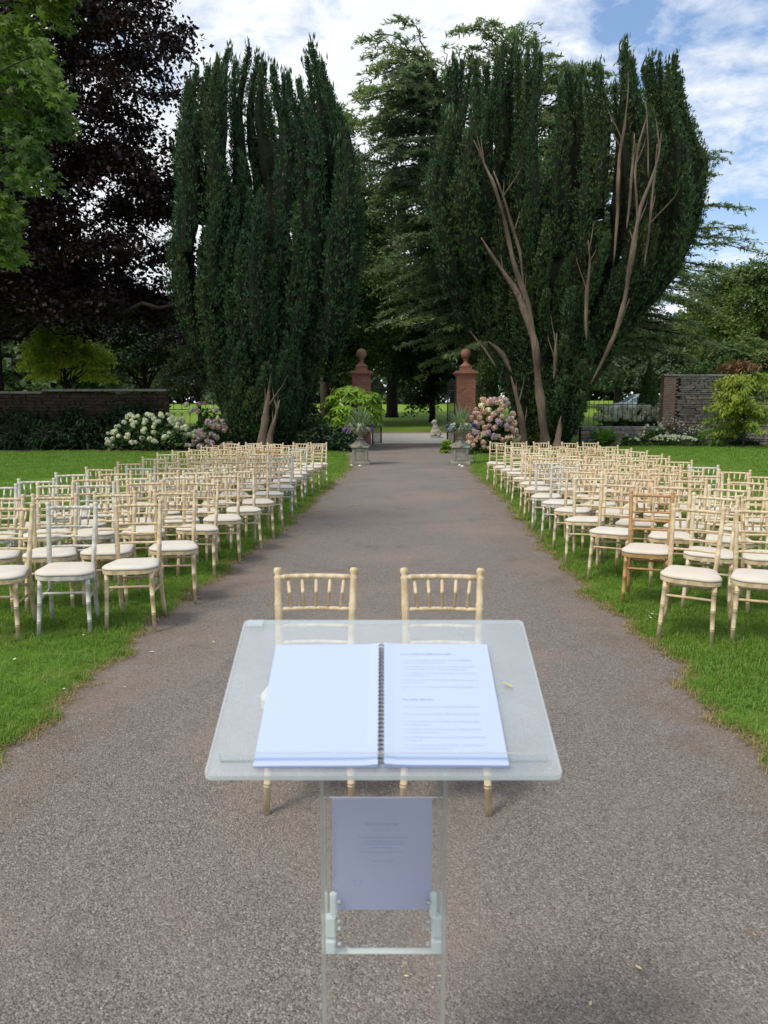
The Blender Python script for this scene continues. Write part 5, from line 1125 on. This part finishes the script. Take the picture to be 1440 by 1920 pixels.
# ------------------------------------------------------------------ lectern, booklet, sheet of paper
SL = math.atan(.391); P0 = np.array([0.0, 1.193, 1.041])                # lower edge of the reading plate
def on_plate(x, s, n): return np.array([x, P0[1] + s * math.cos(SL) - n * math.sin(SL), P0[2] + s * math.sin(SL) + n * math.cos(SL)])
PR = (SL, 0, 0)
def rounded(w, h, r, n=5):
    pts = []
    for cx, cy, a in ((-w / 2 + r, r, 180), (w / 2 - r, r, 270), (w / 2 - r, h - r, 0), (-w / 2 + r, h - r, 90)):
        for k in range(n + 1): pts.append((cx + r * math.cos(R(a + 90 * k / n)), cy + r * math.sin(R(a + 90 * k / n))))
    return pts
LX = -.001
def lectern():
    t = thing('lectern', 'clear acrylic lectern standing on the path in front of everything', 'lectern', (LX, 1.45, 0)); o = np.array([LX, 1.45, 0])
    pl = rounded(.589, .422, .011); n = len(pl); b = MB(); v, f = prism(pl, -.010, 0); b.add(v, f[:2], 0); b.add(v, f[2:], 1)
    part('reading_plate', b, [M['acrylic_haze'], M['acrylic_edge']], t, loc=Vector(P0 - np.array([0, 1.45, 0])), rot=PR)
    b = MB(); v, f = box((0, .030, .010), (.545, .005, .02)); b.add(v, f[2:4], 0); b.add(v, f[:2] + f[4:], 1); part('ledge', b, [M['acrylic'], M['acrylic_dim']], t, loc=Vector(P0 - np.array([0, 1.45, 0])), rot=PR)
    b = MB(); b.add(*bevbox((-.270, .408, .002), (.034, .022, .003), .001)); part('corner_pad', b, M['acrylic_haze'], t, loc=Vector(P0 - np.array([0, 1.45, 0])), rot=PR)
    for s in (-1, 1):
        b = MB(); x = s * .117; th = .008; v, f = box((x, 0, 0), (th, .15, 1.0)); v = np.array(v); v[:, 2] = np.where(v[:, 2] > 0, 0, .02)
        top = lambda yy: P0[2] + (yy + 1.45 - P0[1]) * .391 - .012
        v[:, 2] = np.where(np.arange(8) % 2 == 1, [top(yy) for yy in v[:, 1]], .02); b.add(v, f[:2], 0); b.add(v, f[2:], 1)
        part('side_panel', b, [M['acrylic'], M['acrylic_dim']], t)
    y = 1.478 - 1.45; b = MB(); v, f = box((0, y, .685), (.222, .005, .336)); b.add(v, f[2:4], 0); b.add(v, f[:2] + f[4:], 1); part('front_panel', b, [M['acrylic'], M['acrylic_edge']], t)
    b = MB(); b.add(*bevbox((0, y - .006, .515), (.222, .012, .006), .002)); part('shelf', b, M['acrylic_edge'], t)
    for s in (-1, 1):
        b = MB()
        for c, q in (((s * .103, y - .012, .625), (.014, .012, .056)), ((s * .109, y - .010, .578), (.021, .02, .046)), ((s * .109, y - .012, .535), (.020, .022, .03))): b.add(*bevbox(c, q, .003))
        h = part('bracket', b, M['acrylic_edge'], t)
        for z in (.635, .592, .575, .54):
            q = MB(); v, f = lathe2([(.0055, 0), (.0055, .006), (.003, .008)], 10); v = v[:, [2, 0, 1]] * np.array([-s, 1, 1]); q.add(v + np.array([s * .0945, y - .018, z]), f); part('screw', q, M['steel'], h)
    b = MB(); v, f = prism(rounded(.42, .36, .02), 0, .012); b.add(np.array(v) + np.array([0, -.19, .006]), f); part('base', b, M['acrylic'], t)
lectern()
def word_line(b, rr, x0, x1, s, h, z, dens=1.0):
    x = x0
    while x < x1:
        wl = rr.uniform(.006, .022); xe = min(x + wl, x1); q = x
        while q < xe:
            lw = rr.uniform(.0011, .0018); hh = h * rr.choice((.62, .62, .62, 1.0, .8)); b.add([(q, s, z), (q + lw * .8, s, z), (q + lw * .8, s + hh, z), (q, s + hh, z)], [(0, 1, 2, 3)]); q += lw + .0004
        x = xe + .0024
def booklet():
    rr = random.Random(4); t = thing('spiral_booklet', 'open spiral bound booklet of printed pages lying on the lectern', 'booklet', tuple(on_plate(-.004 + LX, .016, .0015))); t.rotation_euler = PR
    w, h = .212, .316
    for s in (-1, 1):
        b = MB(); n = 12; V = []; u = np.linspace(0, 1, n); thick = .0035 if s < 0 else .005
        zz = thick + .005 * np.exp(-u * 9) + .0012 * np.sin(u * 3)
        for q, z in zip(u, zz): x = s * (.005 + q * (w - .005)); V += [(x, 0, z), (x, h, z), (x, 0, 0), (x, h, 0)]
        F = []
        for i in range(n - 1):
            a, c = 4 * i, 4 * i + 4; F += [(a, c, c + 1, a + 1), (a + 2, a + 3, c + 3, c + 2), (a, a + 2, c + 2, c), (a + 1, c + 1, c + 3, a + 3)]
        F += [(0, 1, 3, 2), (4 * n - 4, 4 * n - 2, 4 * n - 1, 4 * n - 3)]
        if s < 0: F = [tuple(reversed(q)) for q in F]
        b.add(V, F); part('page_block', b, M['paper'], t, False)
    for i in range(30):
        z = .0055; th = np.linspace(0, 2 * math.pi, 13); y0 = .01 + i * (h - .02) / 29
        b = MB(); b.add(*tube(np.stack([.0068 * np.cos(th), y0 + .0016 * np.sin(th * .5), .0045 + .0068 * np.sin(th)], 1), .00105, 5, False)); part('ring', b, M['coil'], t)
    bb, bn = MB(), MB(); zt = .0068
    word_line(bb, rr, .035, .135, h - .034, .0042, zt)
    s = h - .052
    for k in range(5):
        word_line(bn, rr, .026, .178 + rr.uniform(-.004, .006), s, .0034, zt); word_line(bn, rr, .026, (.125, .165, .09, .08, .045)[k], s - .0075, .0034, zt); s -= .019
    word_line(bb, rr, .035, .096, s - .016, .0042, zt); s -= .034
    for k in range(6):
        word_line(bn, rr, .026, .18 + rr.uniform(-.006, .004), s, .0034, zt); word_line(bn, rr, .026, (.038, .044, .085, .10, .07, .12)[k], s - .0075, .0034, zt); s -= .0185
    o = part('heading_print', bb, M['ink_bold'], t); o['kind'] = 'stuff'; o = part('body_print', bn, M['ink'], t); o['kind'] = 'stuff'
booklet()
def sheet_paper():
    rr = random.Random(6); y = 1.486; t = thing('paper_sheet', 'sheet of paper hanging face away behind the clear front of the lectern', 'paper', (LX - .003, y, .60)); b = MB(); w, h = .206, .25
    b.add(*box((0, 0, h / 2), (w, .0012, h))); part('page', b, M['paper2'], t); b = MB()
    def row(z, half, hh):
        m = MB(); word_line(m, rr, -half, half, 0, hh, 0)
        for v, (k, f) in zip(m.v, m.f): b.add(np.stack([v[:, 0], np.full(len(v), -.0012), v[:, 1] + z], 1), [(0, 1, 2, 3)])
    row(.188, .034, .008); row(.176, .018, .004)
    for z, hf in ((.160, .05), (.152, .04), (.146, .046), (.138, .02), (.128, .045), (.108, .024)): row(z, hf, .004)
    th = np.linspace(0, 2 * math.pi, 25); ri = MB(); b.add(*tube(np.stack([-.05 + .008 * np.cos(th), 0 * th - .0012, .062 + .008 * np.sin(th)], 1), .0005, 4, False))
    o = part('show_through_print', b, M['ink_faint'], t); o['kind'] = 'stuff'
sheet_paper()

# ------------------------------------------------------------------ small things on the ground
def small_leaf(name, label, cat, x, y, z, L, Wd, rz, mat, tilt=(0.1, .1)):
    b = MB(); V = []; u = np.linspace(0, 1, 7)
    for q in u: wq = Wd * math.sin(min(1, q * .92 + .06) * math.pi) ** .8 / 2; c = .16 * L * (q - .5) ** 2; V += [(-wq, (q - .5) * L, c + wq * .35), (0, (q - .5) * L, c), (wq, (q - .5) * L, c + wq * .35)]
    F = []
    for i in range(6):
        for j in range(2): F.append((3 * i + j, 3 * i + j + 1, 3 * i + j + 4, 3 * i + j + 3))
    b.add(V, F); o = part(name, b, mat, None, loc=(x, y, z), rot=(tilt[0], tilt[1], rz)); tag(o, label, cat); return o
q = on_plate(.232, .215, .004); small_leaf('fallen_leaf', 'small pale yellow leaf lying on the lectern plate', 'leaf', q[0], q[1], q[2], .022, .009, 1.2, M['leaf_fallen'], (SL, .05))
for k, (px, py, L, mat, lb) in enumerate(((400, 1207, .035, 'leaf_fallen', 'yellowish leaf on the gravel above the lectern corner near the beech side chairs'), (284, 1226, .035, 'petal', 'white petal on the gravel edge before the grey chair'), (432, 1466, .03, 'petal', 'white petal on the gravel just below the lectern plate corner'), (762, 1838, .014, 'leaf_fallen', 'tiny yellow leaf between the lectern uprights at the bottom'), (1107, 1889, .016, 'leaf_fallen', 'tiny yellow leaf at the bottom of the path on the cedar side'), (1196, 1822, .022, 'leaf_fallen', 'thin straw coloured leaf on the gravel on the cedar side'))):
    x, y = gnd(px, py); small_leaf('fallen_leaf' if mat == 'leaf_fallen' else 'fallen_petal', lb, 'leaf' if mat == 'leaf_fallen' else 'petal', x, y, .014, L, L * .45, .6 + k * 1.3, M[mat])
for k, (px, py, lb) in enumerate(((659, 874, 'small white stone on the outer side of the urn by the leafy shrub'), (675, 875, 'small white stone in front of the urn by the leafy shrub'), (861, 874, 'small white stone in front of the urn by the pink hydrangea'), (866, 876, 'small white stone touching the urn pedestal by the pink hydrangea'))):
    x, y = gnd(px, py); b = MB(); v, f = sphere((0, 0, 0), .05, 12, 8, (1, .8, .6)); b.add(v, f); o = part('white_stone', b, M['petal'], None, True, loc=(x, y - .1, .03), rot=(0, 0, k)); tag(o, lb, 'stone', 'white stones at the urn feet')
def leaf_litter():
    n = 420; y = np.concatenate([rng.uniform(2.0, 8, 240), rng.uniform(8, 30, 180)]); l, r = np.interp(y, ELy, ELx), np.interp(y, ERy, ERx); f = rng.uniform(0, 1, n); f = np.where(rng.uniform(size=n) < .7, np.where(f < .5, f ** 1.0 * .3, 1 - (1 - f) * .3), f)
    P = np.stack([l + (r - l) * f, y, np.full(n, .010)], 1); L = rng.uniform(.008, .02, n) * np.where(y > 8, 1.5, 1); b = MB(); v, q = leafq(P, rdir(n) * np.array([1, 1, .15]), np.array([0, 0, 1.0]) + rng.normal(size=(n, 3)) * .25, L, L * .5, .2); b.add(v, q); tag(part('leaf_litter', b, M['litter']), kind='stuff')
leaf_litter()
def lawn_daisies():
    P = []
    for px0, px1, py0, py1, n in ((60, 215, 862, 885, 70), (10, 60, 868, 890, 12), (1210, 1225, 1148, 1165, 7), (1340, 1435, 862, 872, 16), (620, 655, 866, 905, 26), (900, 912, 868, 880, 6), (10, 250, 1190, 1300, 4), (250, 420, 1040, 1140, 6), (0, 300, 850, 870, 30)):
        for _ in range(n): x, y = gnd(rng.uniform(px0, px1), rng.uniform(py0, py1), .05); P.append((x, y, .055 + rng.uniform(0, .02)))
    b = MB()
    for p in P:
        a = np.arange(8) * math.pi / 4; r = .009; tl = rng.normal(0, .3, 2); ring = np.stack([np.cos(a) * r, np.sin(a) * r, np.cos(a) * r * tl[0] + np.sin(a) * r * tl[1]], 1) + np.array(p); b.add(np.vstack([ring, [[p[0], p[1], p[2] + .004]]]), [(i, (i + 1) % 8, 8) for i in range(8)])
    tag(part('lawn_daisies', b, M['fl_white']), kind='stuff')
lawn_daisies()
